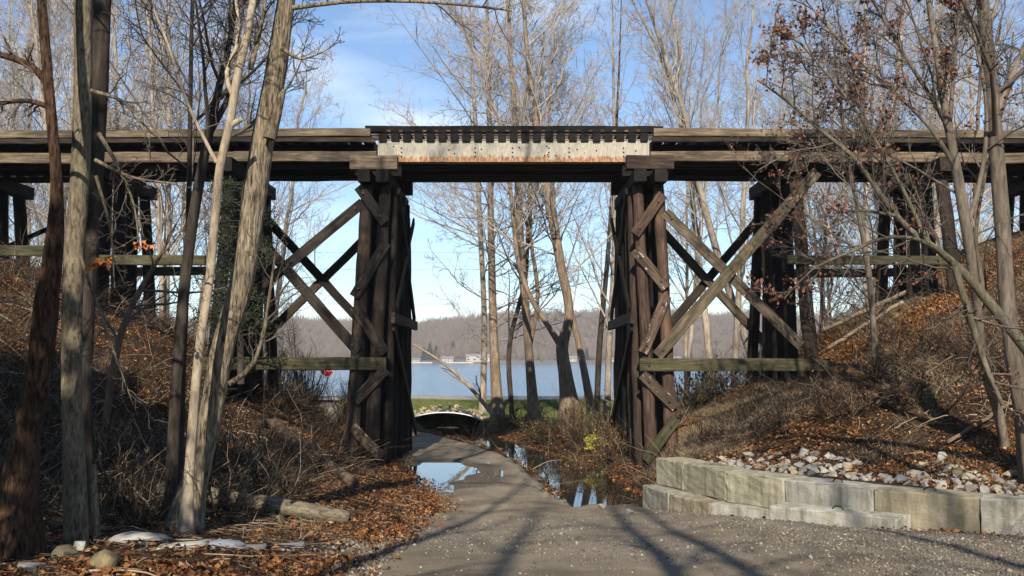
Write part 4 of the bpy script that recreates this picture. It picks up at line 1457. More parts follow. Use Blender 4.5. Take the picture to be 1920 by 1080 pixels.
# ------------------------------------------------------------------ trees, right foreground
R1 = flare(*pxpath([(1925, 790, 34), (1905, 690, 30), (1888, 560, 29), (1880, 430, 28), (1868, 280, 27), (1856, 140, 25), (1842, 0, 23)], 14.0, 60, [(-0.2, 2.5, 0.07), (-0.1, 3, 0.045), (0, 3, 0.015)]), 0.3)
tree('grey_trunk_tree', 'straight grey trunk near the right edge, thickest of the trunks there', 'tree', [R1], [variant(FG, L0_n=14, L0_t0=0.25), TW, TW, TW], M['bark_grey'], M['twig'], 21, sides=16, ridge=ridge_fn(0.04, 2, 1.5, 6),
     limbs=twig_paths([[(1868, 210, 14), (1890, 160, 12), (1915, 100, 10), (1950, 20, 8)], [(1872, 220, 12), (1900, 150, 9), (1960, 100, 6)], [(1860, 180, 12), (1850, 90, 10), (1880, -30, 7)]], 14.0))
R2 = pxpath([(1872, 770, 17, 15), (1846, 690, 15, 14.7), (1832, 570, 16, 14.3), (1818, 470, 19, 14), (1806, 390, 21, 14), (1790, 300, 18, 14), (1772, 200, 14, 14), (1756, 100, 11, 14), (1738, -20, 9, 14)], 14.0, 50, [(-0.3, 2, 0.035), (-0.2, 3, 0.012)])
LEAFY = variant(FG, L0_rr=0.28, L0_n=16, L0_t0=0.3, L0_len=0.36, L0_ang=(25, 55), L1_n=7, L2_n=5, L3_n=3)
tree('leafy_oak_tree', 'crooked tree with clinging red brown leaves before the right embankment', 'tree', [R2], [LEAFY, LEAFY, LEAFY, LEAFY, TW], M['bark_grey'], M['twig'], 22, sides=14, leaves=(2, 0.17, 1, 0.06, M['oakleaf']),
     limbs=twig_paths([[(1800, 360, 11), (1780, 250, 9), (1700, 110, 7), (1630, -10, 5)], [(1795, 320, 10), (1745, 240, 8), (1650, 150, 6), (1560, 60, 4), (1510, 0, 3)], [(1780, 240, 9), (1790, 120, 7), (1800, 0, 6)], [(1812, 430, 10), (1840, 330, 9), (1850, 200, 8), (1825, 60, 6)]], 14.0))
R3 = pxpath([(1990, 740, 25), (1925, 655, 22), (1865, 580, 20), (1815, 520, 17), (1770, 478, 13), (1700, 425, 10), (1655, 370, 11), (1605, 300, 9), (1540, 245, 7), (1470, 185, 5), (1420, 150, 3)], 13.0, 60)
tree('leaning_mossy_tree', 'mossy trunk leaning far to the left across the right part of the trestle', 'tree', [R3], [variant(LEAFY, L0_t0=0.35, L0_n=16, L0_len=0.24), TW, TW, TW, LEAFY], bark('mossy_bark', (0.05, 0.045, 0.03), (0.22, 0.19, 0.14), (7, 7, 2), lichen=(0.1, 0.11, 0.045)), M['twig'], 23, sides=16, leaves=(2, 0.2, 1, 0.06, M['oakleaf']), ridge=ridge_fn(0.05, 2, 1.5, 8),
     limbs=twig_paths([[(1785, 492, 10), (1740, 455, 8), (1660, 445, 7), (1590, 475, 6), (1530, 500, 4), (1470, 560, 2)], [(1790, 500, 14), (1820, 600, 13), (1850, 690, 11), (1880, 760, 8)], [(1680, 405, 7), (1620, 395, 5), (1560, 400, 3)], [(1740, 455, 9), (1680, 330, 7), (1600, 200, 5), (1500, 80, 4)]], 12.9))
tree('thin_curved_tree', 'thin curved grey stem crossing the right embankment low beside the grey trunk', 'sapling', [pxpath([(1870, 780, 12), (1845, 700, 11), (1835, 620, 10), (1842, 540, 9), (1830, 450, 7), (1845, 340, 6), (1885, 180, 4), (1900, 60, 3)], 15.2, 30)], TW, M['bark_grey'], M['twig'], 24, sides=8)
tree('leafy_beech_tree', 'bushy young beech full of brown leaves at the third right bent', 'tree', [pxpath([(1640, 640, 12), (1630, 520, 11), (1610, 400, 9), (1590, 300, 7), (1575, 180, 5), (1560, 60, 3)], 20.5, 30)], variant(LEAFY, L0_t0=0.05, L0_n=20, L0_len=0.42, L0_rmin=0.011, L0_ang=(40, 80)), M['bark_grey'], M['twig'], 25, sides=10, leaves=(2, 0.4, 2, 0.075, M['oakleaf']))

# ------------------------------------------------------------------ middle-distance trees beyond the bridge
MIDC = variant(CR_FAR, L0_n=54, L0_t0=0.16, L0_len=0.27, L0_ang=(50, 88), L0_trop=0.03, L0_rmax=0.032, L0_jit=0.1, L1_n=9, L1_len=0.4, L2_n=5, L3_n=3)
tree('straight_sycamore', 'straight tan trunk nearest the culvert with long thin side branches', 'tree', [flare(*pxpath([(934, 790, 24), (926, 640, 16), (921, 450, 13), (918, 250, 10), (914, 60, 7), (912, -60, 4), (910, -140, 2)], 38.2, 40), 0.4)], MIDC, M['bark_tan2'], M['twig_grey'], 31, sides=12)
UPC = variant(CR_FAR, L0_n=34, L0_t0=0.3, L0_len=0.40, L0_ang=(28, 62), L0_rmax=0.036, L0_trop=0.10, L1_n=8, L2_n=6, L3_n=3, L1_rmin=0.008, L2_rmin=0.0062, L3_rmin=0.005)
tree('tall_sycamore', 'tall pale tree just right of the straight tan trunk beyond the bridge', 'tree', [flare(*pxpath([(1002, 790, 22), (990, 640, 15), (976, 450, 14), (968, 250, 11), (956, 80, 8), (950, -80, 4)], 36.0, 40), 0.5), pxpath([(992, 660, 8), (1008, 560, 8), (994, 430, 7), (1000, 330, 6), (1010, 200, 5), (1020, 60, 3)], 36.3, 24)], [UPC, UPC], M['bark_tan2'], M['twig_white'], 32, sides=12)
tree('forked_sycamore', 'dark based tree forking low into two pale trunks beyond the bridge', 'tree', [flare(*pxpath([(1070, 775, 36), (1060, 700, 26), (1054, 650, 23), (1066, 605, 17), (1050, 490, 18), (1024, 350, 17), (1004, 220, 13), (988, 90, 9), (978, -60, 4)], 33.8, 44), 0.4), pxpath([(1056, 655, 14), (1030, 615, 10), (996, 560, 9), (972, 490, 9), (962, 400, 8), (945, 270, 6), (900, 130, 4), (860, 30, 2)], 33.8, 30)],
     [UPC, variant(UPC, L0_n=14)], M['bark_tan2'], M['twig_white'], 33, sides=12)
tree('leaning_tree', 'tree leaning left, dark below and tan above, right of the forked one', 'tree', [pxpath([(1112, 790, 20), (1100, 720, 15), (1084, 640, 12), (1066, 560, 10), (1050, 470, 9), (1035, 350, 8), (1030, 200, 6), (1040, 60, 3)], 35.3, 34)], variant(UPC, L0_n=16), M['bark_tan2'], M['twig_white'], 34, sides=10)
for k, (rows, lb) in enumerate((([(1118, 795, 12), (1124, 650, 11), (1138, 500, 9), (1150, 330, 7), (1160, 150, 4), (1166, -40, 1)], 'thin dark straight stem right of the leaning tree'),
                                ([(1138, 795, 13), (1142, 650, 11), (1150, 500, 9), (1152, 300, 7), (1150, 120, 4), (1148, -60, 1)], 'thin pale straight stem close left of the right pier'),
                                ([(960, 780, 10), (955, 650, 9), (985, 520, 8), (990, 400, 6), (996, 200, 1)], 'thin crooked dark stem between the two tallest pale trees'))):
    tree('thin_tree', lb, 'tree', [pxpath(rows, 38.0, 24)], variant(CR_FAR, L0_n=18, L0_len=0.25, L1_n=6, L2_n=4, L3_n=3), [M['bark_dark'], M['bark_white'], M['bark_dark']][k], [M['twig_grey'], M['twig_white'], M['twig']][k], 35 + k, sides=8)
tree('leaning_pole', 'bare pole leaning up to the left above the culvert', 'dead stem', [pxpath([(925, 778, 9), (880, 725, 7), (830, 680, 5), (772, 644, 3)], 37.5, 16)], variant(TW, L0_n=5, L0_rmin=0.008, L1_n=3, L2_n=2, L0_len=0.25), M['stick'], M['stick'], 39, sides=7)
WIDE = variant(CR_FAR, L0_n=26, L0_t0=0.3, L0_len=0.5, L0_fall=0.5, L0_ang=(35, 70), L0_rmax=0.036, L0_trop=0.12, L1_n=8, L2_n=6, L3_n=3, L1_rmin=0.008, L2_rmin=0.0062, L3_rmin=0.005)
tree('wide_sycamore', 'pale tree with a wide fan of whitish twigs above the left half of the girder', 'tree', [flare(*pxpath([(905, 770, 13), (908, 600, 11), (900, 420, 10), (893, 260, 9), (885, 120, 6), (880, 0, 4)], 42.0, 36), 0.3)], [WIDE], M['bark_white'], M['twig_white'], 41, sides=10)
tree('paired_sycamore', 'pale pair of trunks leaning left beside the right end of the steel girder', 'tree', [pxpath([(1420, 700, 15), (1372, 560, 14), (1335, 440, 13), (1305, 320, 11), (1288, 230, 10), (1255, 130, 8), (1225, 40, 6), (1195, -60, 3)], 38.0, 34), pxpath([(1345, 470, 9), (1300, 330, 8), (1270, 210, 7), (1240, 110, 6), (1180, -10, 3)], 38.3, 24)],
     [variant(UPC, L0_n=16, L0_len=0.3), variant(UPC, L0_n=12, L0_len=0.3)], M['bark_white'], M['twig_white'], 40, sides=10)

# ------------------------------------------------------------------ woods: a few kinds, copied
def proto(name, seed, h, r, spec, mt, mc, lean=0.05, forks=1):
    rg = np.random.default_rng(seed)
    trunks = []
    K = 26
    for k in range(forks):
        t = np.linspace(0, 1, K)
        dx, dy = rg.normal(0, lean, 2) * h
        wig = np.cumsum(rg.normal(0, 0.012 * h / 4, (K, 2)), 0)
        P = np.stack([dx * t ** 1.3 + wig[:, 0] * t, dy * t ** 1.3 + wig[:, 1] * t, h * t * rg.uniform(0.85, 1.0)], 1)
        trunks.append(flare(P, r * (1 - 0.3 * k) * (1 - t) ** 0.8 + 0.012, 0.4))
    return tree(name, 'x', 'tree', trunks, spec, mt, mc, seed + 1, base=(0, 0, 0), sides=9)


W0 = variant(CR_FAR, L0_n=24, L0_t0=0.2, L0_len=0.42, L0_ang=(28, 58), L0_rmax=0.042, L1_n=8, L2_n=6, L3_n=3, L1_rmin=0.009, L2_rmin=0.0075, L3_rmin=0.006)
protos = [proto('bare_sycamore', 101, 21, 0.15, W0, M['bark_white'], M['twig_white']),
          proto('bare_maple', 102, 18, 0.12, W0, M['bark_grey'], M['twig_grey']),
          proto('bare_sycamore', 103, 23, 0.14, variant(W0, L0_n=24), M['bark_white'], M['twig_white'], 0.07, 2),
          proto('bare_maple', 104, 16, 0.10, variant(W0, L0_t0=0.15), M['bark_grey'], M['twig_grey'], 0.08),
          proto('bare_ash', 105, 19, 0.11, variant(W0, L0_len=0.3), M['bark_brown'], M['twig_white'], 0.05),
          proto('bare_ash', 106, 14, 0.085, variant(W0, L0_t0=0.1, L0_len=0.35), M['bark_brown'], M['twig_grey'], 0.08, 2)]
LBL = {'bare_sycamore': 'tall whitish bare tree in the woods beyond the %s part of the trestle', 'bare_maple': 'greyish bare tree in the woods beyond the %s part of the trestle', 'bare_ash': 'brownish bare tree in the woods beyond the %s part of the trestle'}
used = set()
rgw = random.Random(21)


def put_wood(k, px, Y, side, sc=None):
    p = at(px, 600, Y)
    loc = (p.x, Y, Z(p.x, Y) - 0.1)
    pr = protos[k]
    nm = pr.name.split('.')[0]
    lb = LBL[nm] % side
    gp = nm.replace('bare_', '') + ' trees beyond the ' + side + ' part of the trestle'
    sc = sc or rgw.uniform(0.85, 1.15)
    if k not in used:
        used.add(k)
        pr.location = loc; pr.rotation_euler = (0, 0, rgw.uniform(0, 6.28)); pr.scale = (sc,) * 3
        tag(pr, lb, None, gp)
    else:
        copy_tree(pr, loc, rgw.uniform(0, 6.28), sc, lb, gp)


for px in range(-120, 520, 62):
    put_wood(rgw.choice([0, 1, 2, 3, 4, 5]), px + rgw.uniform(-20, 20), rgw.uniform(33, 56), 'left')
for px in range(-60, 480, 105):
    put_wood(rgw.choice([0, 2, 1]), px + rgw.uniform(-20, 20), rgw.uniform(38, 60), 'left', 1.15)
for px in range(1290, 2060, 66):
    put_wood(rgw.choice([0, 0, 2, 2, 1, 4]), px + rgw.uniform(-18, 18), rgw.uniform(33, 56), 'right')
for px in range(1340, 2000, 100):
    put_wood(rgw.choice([0, 2, 3, 5]), px + rgw.uniform(-20, 20), rgw.uniform(36, 60), 'right', 1.1)
for px in (520, 560, 1190, 1240):
    put_wood(rgw.choice([5, 3]), px, rgw.uniform(50, 57), 'middle', 0.45)

# trees behind the camera that throw the shadows on the road
SHP = variant(FG, L0_n=13, L0_t0=0.3, L1_n=5, L2_n=4, L3_n=2, L0_len=0.3)
for k, (X, Y, h, r, ln) in enumerate(((0.55, -5.5, 17, 0.17, 0.0), (1.5, -6.5, 18, 0.15, -0.03), (-2.9, -3, 16, 0.13, 0.14), (3.4, -8, 18, 0.16, 0.02), (-1.5, -12, 20, 0.18, 0.02), (5.6, -4, 15, 0.12, -0.05), (-5.5, -6, 17, 0.15, 0.08), (4.6, -13, 20, 0.18, 0.0))):
    t = np.linspace(0, 1, 24)
    zb = Z(X, Y) - 0.1
    P = np.stack([X + ln * h * t + 0.12 * np.sin(4 * t + k), Y + 0.1 * np.sin(5 * t + 2 * k), zb + h * t], 1)
    tree('shading_tree', 'bare tree throwing its shadow over the dirt road toward the trestle', 'tree', [(P, r * (1 - t) ** 0.7 + 0.012)], SHP, M['bark_grey'], M['twig'], 400 + k, 'trees shading the near road', sides=10)

# ------------------------------------------------------------------ cedar at the second left bent
ced = pxpath([(452, 720, 14), (450, 560, 12), (452, 440, 9), (456, 340, 4)], 21.6, 24)
rgc = np.random.default_rng(5)
cg = grow(ced[0][None], ced[1][None], [dict(n=46, t0=0.22, t1=1.0, len=0.34, fall=0.55, ang=(60, 95), rr=0.4, rmin=0.008, seg=6, jit=0.1, trop=-0.03, sides=4), dict(n=8, t0=0.2, t1=1.0, len=0.4, fall=0.4, ang=(30, 60), rr=0.6, rmin=0.004, seg=4, jit=0.12, trop=-0.05, sides=3)], rgc)
cr_ = thing('cedar_tree', ced[0][0], 'dark green shaggy cedar hiding the second bent on the left', 'evergreen tree')
b0 = np.array(ced[0][0])
V, q = tubes(ced[0][None] - b0, ced[1][None], 10)
link('trunk', mesh_np('trunk', V, q, None, M['bark_dark'], True), cr_, ced[0][0])
V, q = join([tubes(a - b0, b, s) for a, b, s in cg])
link('limbs', mesh_np('limbs', V, q, None, M['bark_dark'], True), cr_, ced[0][0])
pts0 = np.concatenate([cg[1][0].reshape(-1, 3), cg[0][0][:, 2:].reshape(-1, 3)])
pts = np.repeat(pts0, 5, 0) + rgc.normal(0, 0.06, (len(pts0) * 5, 3))
V, q = leafquads(pts - b0, 0.042, rgc, droop=True)
link('crown', mesh_np('crown', V, q, None, M['needle']), cr_, ced[0][0])
shd = thing('added_shade_evergreen', ced[0][0], 'x', 'evergreen tree', 'unseen evergreens added to shade the embankments')  # dense evergreens out of view, added only to darken the embankments
V, q = tubes(ced[0][None] - b0, ced[1][None], 8)
link('trunk', mesh_np('trunk', V, q, None, M['bark_dark'], True), shd, ced[0][0])
pts = np.repeat(pts0, 7, 0) + rgc.normal(0, 0.07, (len(pts0) * 7, 3))
V, q = leafquads(pts - b0, 0.09, rgc, droop=True)
link('crown', mesh_np('crown', V, q, None, M['needle']), shd, ced[0][0])
for k, (X, Y, sc) in enumerate(((-7.8, 5.2, 2.3), (-10.6, 6.8, 2.2), (-7.2, 1.0, 2.6), (-9.8, 2.5, 2.6), (-12.5, 4.5, 2.6), (11.0, 3.0, 1.9), (13.5, 4.5, 2.0))):
    if k == 0:
        shd.location = (X, Y, Z(X, Y) - 0.2); shd.scale = (sc,) * 3
        tag(shd, 'unseen evergreen added behind the viewer to shade an embankment')
    else:
        copy_tree(shd, (X, Y, Z(X, Y) - 0.2), 1.7 * k, sc, 'unseen evergreen added behind the viewer to shade an embankment', 'unseen evergreens added to shade the embankments')

# ------------------------------------------------------------------ shrubs
SH = [dict(n=7, t0=0.15, t1=0.95, len=0.5, fall=0.4, ang=(18, 45), rr=0.6, rmin=0.005, seg=5, jit=0.16, trop=0.06, sides=3),
      dict(n=5, t0=0.15, t1=1.0, len=0.5, fall=0.4, ang=(22, 55), rr=0.65, rmin=0.004, seg=4, jit=0.2, trop=0.04, sides=3)]


def shrub(loc, h, w_, label, seed, group=None, leaf=None, n=14, mat=None, name='shrub'):
    rg = np.random.default_rng(seed)
    root = thing(name, loc, label, 'shrub', group)
    K = 7
    d = nrm(np.concatenate([rg.normal(0, 0.45 * w_ / h, (n, 2)), np.ones((n, 1))], 1))
    P = np.zeros((n, K, 3))
    P[:, 0, :2] = rg.normal(0, 0.12 * w_, (n, 2))
    P[:, 0, 2] = -0.1
    ln = h * rg.uniform(0.6, 1.1, n) / K
    for k in range(K - 1):
        d = nrm(d + rg.normal(0, 0.1, d.shape))
        P[:, k + 1] = P[:, k] + d * ln[:, None]
    Rr = np.linspace(0.012, 0.005, K)[None] * rg.uniform(0.7, 1.3, (n, 1)) * max(0.8, h / 1.6)
    g = grow(P, Rr, SH, rg)
    V, q = join([tubes(P, Rr, 5)] + [tubes(a, b, s) for a, b, s in g])
    link('stems', mesh_np('stems', V, q, None, mat or M['brush']), root, loc)
    if leaf:
        frac, size, lm = leaf
        pts = g[1][0][:, 1:].reshape(-1, 3)
        pts = pts[rg.uniform(size=len(pts)) < frac]
        V, q = leafquads(pts, size, rg, droop=True)
        link('leaves', mesh_np('leaves', V, q, None, lm), root, loc)
    return root


def shrub_at(px, Y, h, w_, label, seed, **kw):
    p = at(px, 700, Y)
    return shrub((p.x, Y, Z(p.x, Y)), h, w_, label, seed, **kw)


gB = 'bare brown shrubs on the far side of the creek'
for k, (px, Y, h, w_) in enumerate(((1030, 31, 1.0, 1.4), (1060, 30, 1.2, 1.5), (1095, 29, 1.2, 1.5), (1130, 28, 1.3, 1.5), (1155, 27, 1.2, 1.2), (1085, 33, 1.6, 1.5), (1125, 32, 1.5, 1.5), (1150, 25, 1.0, 1.2), (1000, 35, 1.1, 1.6), (955, 37, 0.9, 1.2), (1060, 26.3, .6, 1.0), (1095, 25.2, .7, 1.0), (1130, 23.6, .6, .9))):
    shrub_at(px, Y, h, w_, 'bare brown brush on the creek bank between creek and right pier', 200 + k, group=gB, n=26, leaf=(0.10, 0.05, M['leaf'] if k % 3 else M['greenleaf']))
shrub_at(1112, 27.2, 0.7, 0.5, 'small shrub with yellow leaves on the creek bank', 230, leaf=(0.6, 0.06, M['yellowleaf']), n=8)
shrub_at(885, 38.6, 0.7, 1.0, 'low reddish brush growing at the right end of the culvert', 231, n=30)
shrub_at(1325, 34, 2.6, 1.6, 'bright green leafy bush behind the right crossed braces', 232, leaf=(0.55, 0.13, M['greenleaf']), n=16)
gL = 'bare saplings and brush beyond the left crossed braces'
for k, (px, Y, h, w_) in enumerate(((505, 33, 3.6, 1.5), (535, 35, 3.2, 1.6), (565, 37, 2.8, 1.6), (575, 36, 3.4, 0.8), (645, 38, 1.6, 1.0), (655, 34, 2.4, 1.0), (520, 31, 2.2, 2.0), (585, 33, 1.4, 1.6))):
    shrub_at(px, Y, h, w_, 'thin bare brush seen through the left crossed braces', 240 + k, group=gL, n=18)
gR = 'bare saplings and brush beyond the right crossed braces'
for k, (px, Y, h, w_) in enumerate(((1285, 33, 2.4, 1.5), (1345, 31.5, 2.2, 1.5), (1380, 33, 3.0, 1.6), (1420, 32, 2.8, 1.6), (1450, 34, 3.5, 1.6), (1300, 28.5, 1.4, 1.6), (1360, 29, 1.5, 1.6), (1400, 22, .9, 1.2), (1330, 21, 0.8, 1.0))):
    shrub_at(px, Y, h, w_, 'thin bare brush seen through or below the right crossed braces', 260 + k, group=gR, n=18)
gE = 'twiggy shrubs on the left embankment'
for k, (px, Y, h) in enumerate(((215, 14.5, 1.5), (290, 15.5, 1.4), (260, 13, 1.1), (420, 17, 1.3), (470, 18, 1.1), (320, 18, 1.5), (130, 16, 1.8), (30, 15, 1.8), (60, 18, 2.0), (540, 18.5, 0.8), (230, 11, 0.9), (255, 10.4, 0.7), (430, 12.5, 0.7), (500, 14, 0.8))):
    shrub_at(px, Y, h, 1.3, 'tangled bare shrub on the shaded left embankment', 280 + k, group=gE, n=20)
gF = 'twiggy shrubs on the right embankment'
for k, (px, Y, h) in enumerate(((1400, 19.5, 0.8), (1470, 20, 0.9), (1560, 19, 1.0), (1600, 18, 1.0), (1650, 19.5, 1.2), (1700, 17.5, 0.9), (1750, 19, 1.2), (1820, 18, 1.2), (1880, 17, 1.2), (1660, 22, 1.2))):
    shrub_at(px, Y, h, 1.2, 'tangled bare shrub on the leaf covered right embankment', 300 + k, group=gF, n=16, leaf=(0.05, 0.05, M['oakleaf']))
p = at(215, 492, 8.6)
for k, (px, py) in enumerate(((190, 495), (265, 460))):
    c = np.array(at(px, py, 8.5)) + np.random.default_rng(k).normal(0, 0.05, (14, 3)) * np.array([1, .6, .7])
    V, q = leafquads(c, 0.07, np.random.default_rng(k), droop=True)
    link('leaves', mesh_np('leaves', V - np.array(at(px, py, 8.5)), q, None, M['orangeleaf']), t1_root, at(px, py, 8.5))


# ------------------------------------------------------------------ fallen logs, poles and sticks
def log(name, a, b, r0, r1, mat, label, cat='log', sides=16, rg_=None, mid=0.0, group=None):
    a, b = Vector(a), Vector(b)
    K = 30
    t = np.linspace(0, 1, K)[:, None]
    P = np.array(a) * (1 - t) + np.array(b) * t
    P[:, 2] += mid * np.sin(np.pi * t[:, 0])
    w_ = np.random.default_rng(abs(hash(label)) % 1000 if False else int(abs(a.x * 97 + b.y * 31)) % 1000)
    P += np.cumsum(w_.normal(0, 0.012, (K, 3)), 0) * 0.5
    Rr = np.linspace(r0, r1, K) * (1 + w_.normal(0, 0.04, K))
    Rr[0] *= 0.05; P[0] = P[1]; Rr[-1] *= 0.05; P[-1] = P[-2]
    c = (a + b) / 2
    # separate trunk axis from world axes: rotate so bark runs along the log
    qd = axes_quat(b - a)
    Mi = np.array(qd.to_matrix())
    V, q = tubes(P[None] - np.array(c), Rr[None], sides, ridge_fn(0.05, 2.2, 1.6, a.x))
    V = V @ Mi                      # into local frame (x along)
    V = np.stack([V[:, 1], V[:, 2], V[:, 0]], 1)   # bark materials run along local z
    o = link(name, mesh_np(name, V, q, None, mat, True), None, c)
    x = Matrix(Mi.tolist())
    rot = Matrix((x.col[1], x.col[2], x.col[0])).transposed()
    o.rotation_mode = 'QUATERNION'
    o.rotation_quaternion = rot.to_quaternion()
    return tag(o, label, cat, group)


def gp(px, py, dz=0.0):
    v = ground_pt(px, py)
    return v + Vector((0, 0, dz))


log('fallen_log', gp(272, 925, 0.22), gp(345, 960, 0.12), 0.085, 0.10, M['bark_pale'], 'splintered log end sticking out left of the leaning trunks')
log('fallen_log', gp(385, 962, 0.2), gp(665, 985, 0.1), 0.125, 0.10, M['bark_pale'], 'long fallen log lying right of the furrowed trunk in the leaves')
log('fallen_log', gp(505, 815, 0.3), gp(672, 925, 0.14), 0.14, 0.10, M['bark_brown'], 'fallen log slanting down the bank toward the left pier')
log('fallen_pole', gp(1535, 640, 0.25), gp(1742, 542, 0.2), 0.06, 0.06, M['stick'], 'pale fallen pole slanting up the right embankment under the sash beams', 'pole')
log('fallen_pole', gp(1545, 668, 0.15), gp(1700, 580, 0.2), 0.05, 0.05, M['stick'], 'second pole just below the pale one on the right embankment', 'pole')
log('fallen_pole', gp(1770, 842, 0.06), gp(1925, 768, 0.25), 0.035, 0.025, M['bark_brown'], 'thin brown pole slanting above the riprap near the right edge', 'pole')
rgs = random.Random(4)
for k in range(60):
    if k < 50: px, py = rgs.uniform(-20, 560), rgs.uniform(560, 930)
    else: px, py = rgs.uniform(1380, 1920), rgs.uniform(640, 820)
    g_ = ground_pt(px, py)
    if not (9 < g_.y < 24): continue
    a_ = rgs.uniform(-0.6, 0.6) + (math.pi if rgs.random() < 0.5 else 0)
    ln = rgs.uniform(0.5, 1.6)
    b_ = Vector((g_.x + ln * math.cos(a_), g_.y + ln * math.sin(a_) * 0.6, 0))
    b_.z = Z(b_.x, b_.y) + rgs.uniform(0.1, 0.5)
    r_ = rgs.uniform(0.008, 0.022)
    lft = g_.x < 0
    log('fallen_branch', g_ + Vector((0, 0, 0.06)), b_, r_, r_ * 0.5, M['stick'] if rgs.random() < 0.75 else M['bark_grey'], 'dead pale branch lying among the brush of the left embankment' if lft else 'dead pale branch lying on the right embankment', 'branch', 6, mid=rgs.uniform(0, 0.12), group='fallen branches on the left embankment' if lft else 'fallen branches on the right embankment')


# ------------------------------------------------------------------ ground cover
def in_view(X, Y, mx_=0.18):
    u = X / Y * F / 960
    return np.abs(u) < 1 + mx_


def scatter(n, x0, x1, y0, y1, rg):
    X, Y = rg.uniform(x0, x1, n), rg.uniform(y0, y1, n)
    k = in_view(X, Y)
    return X[k], Y[k]


rgl = np.random.default_rng(77)
X, Y = scatter(1500000, -13, 13, 5.5, 40, rgl)
ri = road_in(X, Y); ci = creek_in(X, Y)
s, t = wall_st(X, Y)
dens = fbm(X * 0.6, Y * 0.6, 31.0)
keep = (ci < -0.06 + 0.3 * rgl.uniform(size=len(X)) ** 4) & ~((s > -0.1) & (s < 0.62) & (t > -0.2) & (t < 9)) & (Y < 39 - 3 * dens) & (rgl.uniform(size=len(X)) < sst(0.25, 0.5, dens) * 0.9 + 0.1)
left_ok = (X < np.interp(Y, RY, RL) + 0.9) & (rgl.uniform(size=len(X)) < sst(0.7, -0.25, ri))
right_ok = (X > 2.3) & (s > 0.6) & (rgl.uniform(size=len(X)) < 0.3 + 0.7 * sst(0.9, 1.6, s))
far_ok = (Y > 20) & (ri < 0) & (rgl.uniform(size=len(X)) < 0.7)
strip = (X > 2) & (s < -0.2) & (s > -1.2) & (rgl.uniform(size=len(X)) < 0.06)
keep &= left_ok | right_ok | far_ok | strip
keep &= rgl.uniform(size=len(X)) < np.interp(Y, [5, 10, 14, 20, 40], [1.0, 1.0, 0.6, 0.5, 0.3]) * np.where((X < -3.6) & (Y > 12), 0.5, 1.0) * np.where(X > 2.5, 1.9 * (0.25 + 0.75 * sst(0.6, 0.42, fbm(X * 0.5 + 3, Y * 0.5, 41.0))), 1.0)
X, Y = X[keep], Y[keep]
e_ = 0.1
h0 = Hg(X, Y)
gx, gy = (Hg(X + e_, Y) - h0) / e_, (Hg(X, Y + e_) - h0) / e_
N = nrm(np.stack([-gx, -gy, np.ones_like(X)], 1))
ri = road_in(X, Y)
hh = np.maximum(h0, np.where((ri > -0.4) & (X < np.interp(Y, RY, RR)), Hroad(X, Y) - 0.03, -99)) + E
hh = np.where(puddle_mask(X, Y) > 0.05, np.maximum(hh, PUDDLE_Z + E - 0.008), hh)
hh = np.where(creek_in(X, Y) > -0.6, np.maximum(hh, CREEK_Z + E - 0.008), hh)
C = np.stack([X, Y, hh + 0.012 + rgl.uniform(0, 0.03, len(X)) * (hh > CREEK_Z + E + 0.01)], 1)
V, q = leafquads(C, 0.044, rgl, nrmv=N, flatk=0.5)
tag(link('leaf_litter', mesh_np('leaf_litter', V, q, None, M['leaf'])), 'carpet of fallen orange brown leaves on the banks beside the road', 'leaves', None, 'stuff')

# gravel on the road and its right shoulder
X, Y = scatter(260000, -3, 8, 5.5, 22, rgl)
ri = road_in(X, Y)
s, t = wall_st(X, Y)
d = sst(0.45, 0.65, fbm(X * 0.7, Y * 0.5, 11.0)) * 0.16 + sst(2.0, 4.0, X) * 0.55 + sst(0.6, 0.0, np.abs(ri)) * 0.5 * (X > -0.5) + 0.04
lefte = np.abs(X - np.interp(Y, RY, RL) - 0.1)
white = (lefte < 0.55) & (fbm(X * 1.3, Y * 0.9, 61.0) > 0.52) & (Y < 17)
d = np.where(white, 0.75, d)
d = d * np.interp(Y, [5, 12, 22], [1, 0.7, 0.35])
k = ((ri > -0.35) | white) & (rgl.uniform(size=len(X)) < d) & (s < 0.0) & (creek_in(X, Y) < -0.1) & (puddle_mask(X, Y) < 0.1)
X, Y, white = X[k], Y[k], white[k]
n = len(X)
sz = (rgl.gamma(2.4, 0.0028, n) + 0.004) * np.where(white, 1.7, 1.0)
zz = np.maximum(Hroad(X, Y) - 0.03 - 0.22 * sst(0.12, -0.35, road_in(X, Y)), Hg(X, Y)) + E
o6 = np.array([[1, 0, 0], [0, 1, 0], [-1, 0, 0], [0, -1, 0], [0, 0, 0.75], [0, 0, -0.6]])
an = rgl.uniform(0, 6.28, n)
co, si = np.cos(an)[:, None], np.sin(an)[:, None]
B = o6[None] * rgl.uniform(0.6, 1.3, (n, 6, 1)) * sz[:, None, None]
Vx = B[:, :, 0] * co - B[:, :, 1] * si + X[:, None]
Vy = B[:, :, 0] * si + B[:, :, 1] * co + Y[:, None]
Vz = B[:, :, 2] + (zz + 0.25 * sz)[:, None]
V = np.stack([Vx, Vy, Vz], -1).reshape(-1, 3)
t8 = np.array([[0, 1, 4], [1, 2, 4], [2, 3, 4], [3, 0, 4], [1, 0, 5], [2, 1, 5], [3, 2, 5], [0, 3, 5]])
tr = (t8[None] + (np.arange(n) * 6)[:, None, None]).reshape(-1, 3)
tag(link('road_gravel', mesh_np('road_gravel', V, None, tr, M['gravel'])), 'loose pale gravel strewn on the dirt road and its shoulder', 'gravel', None, 'stuff')


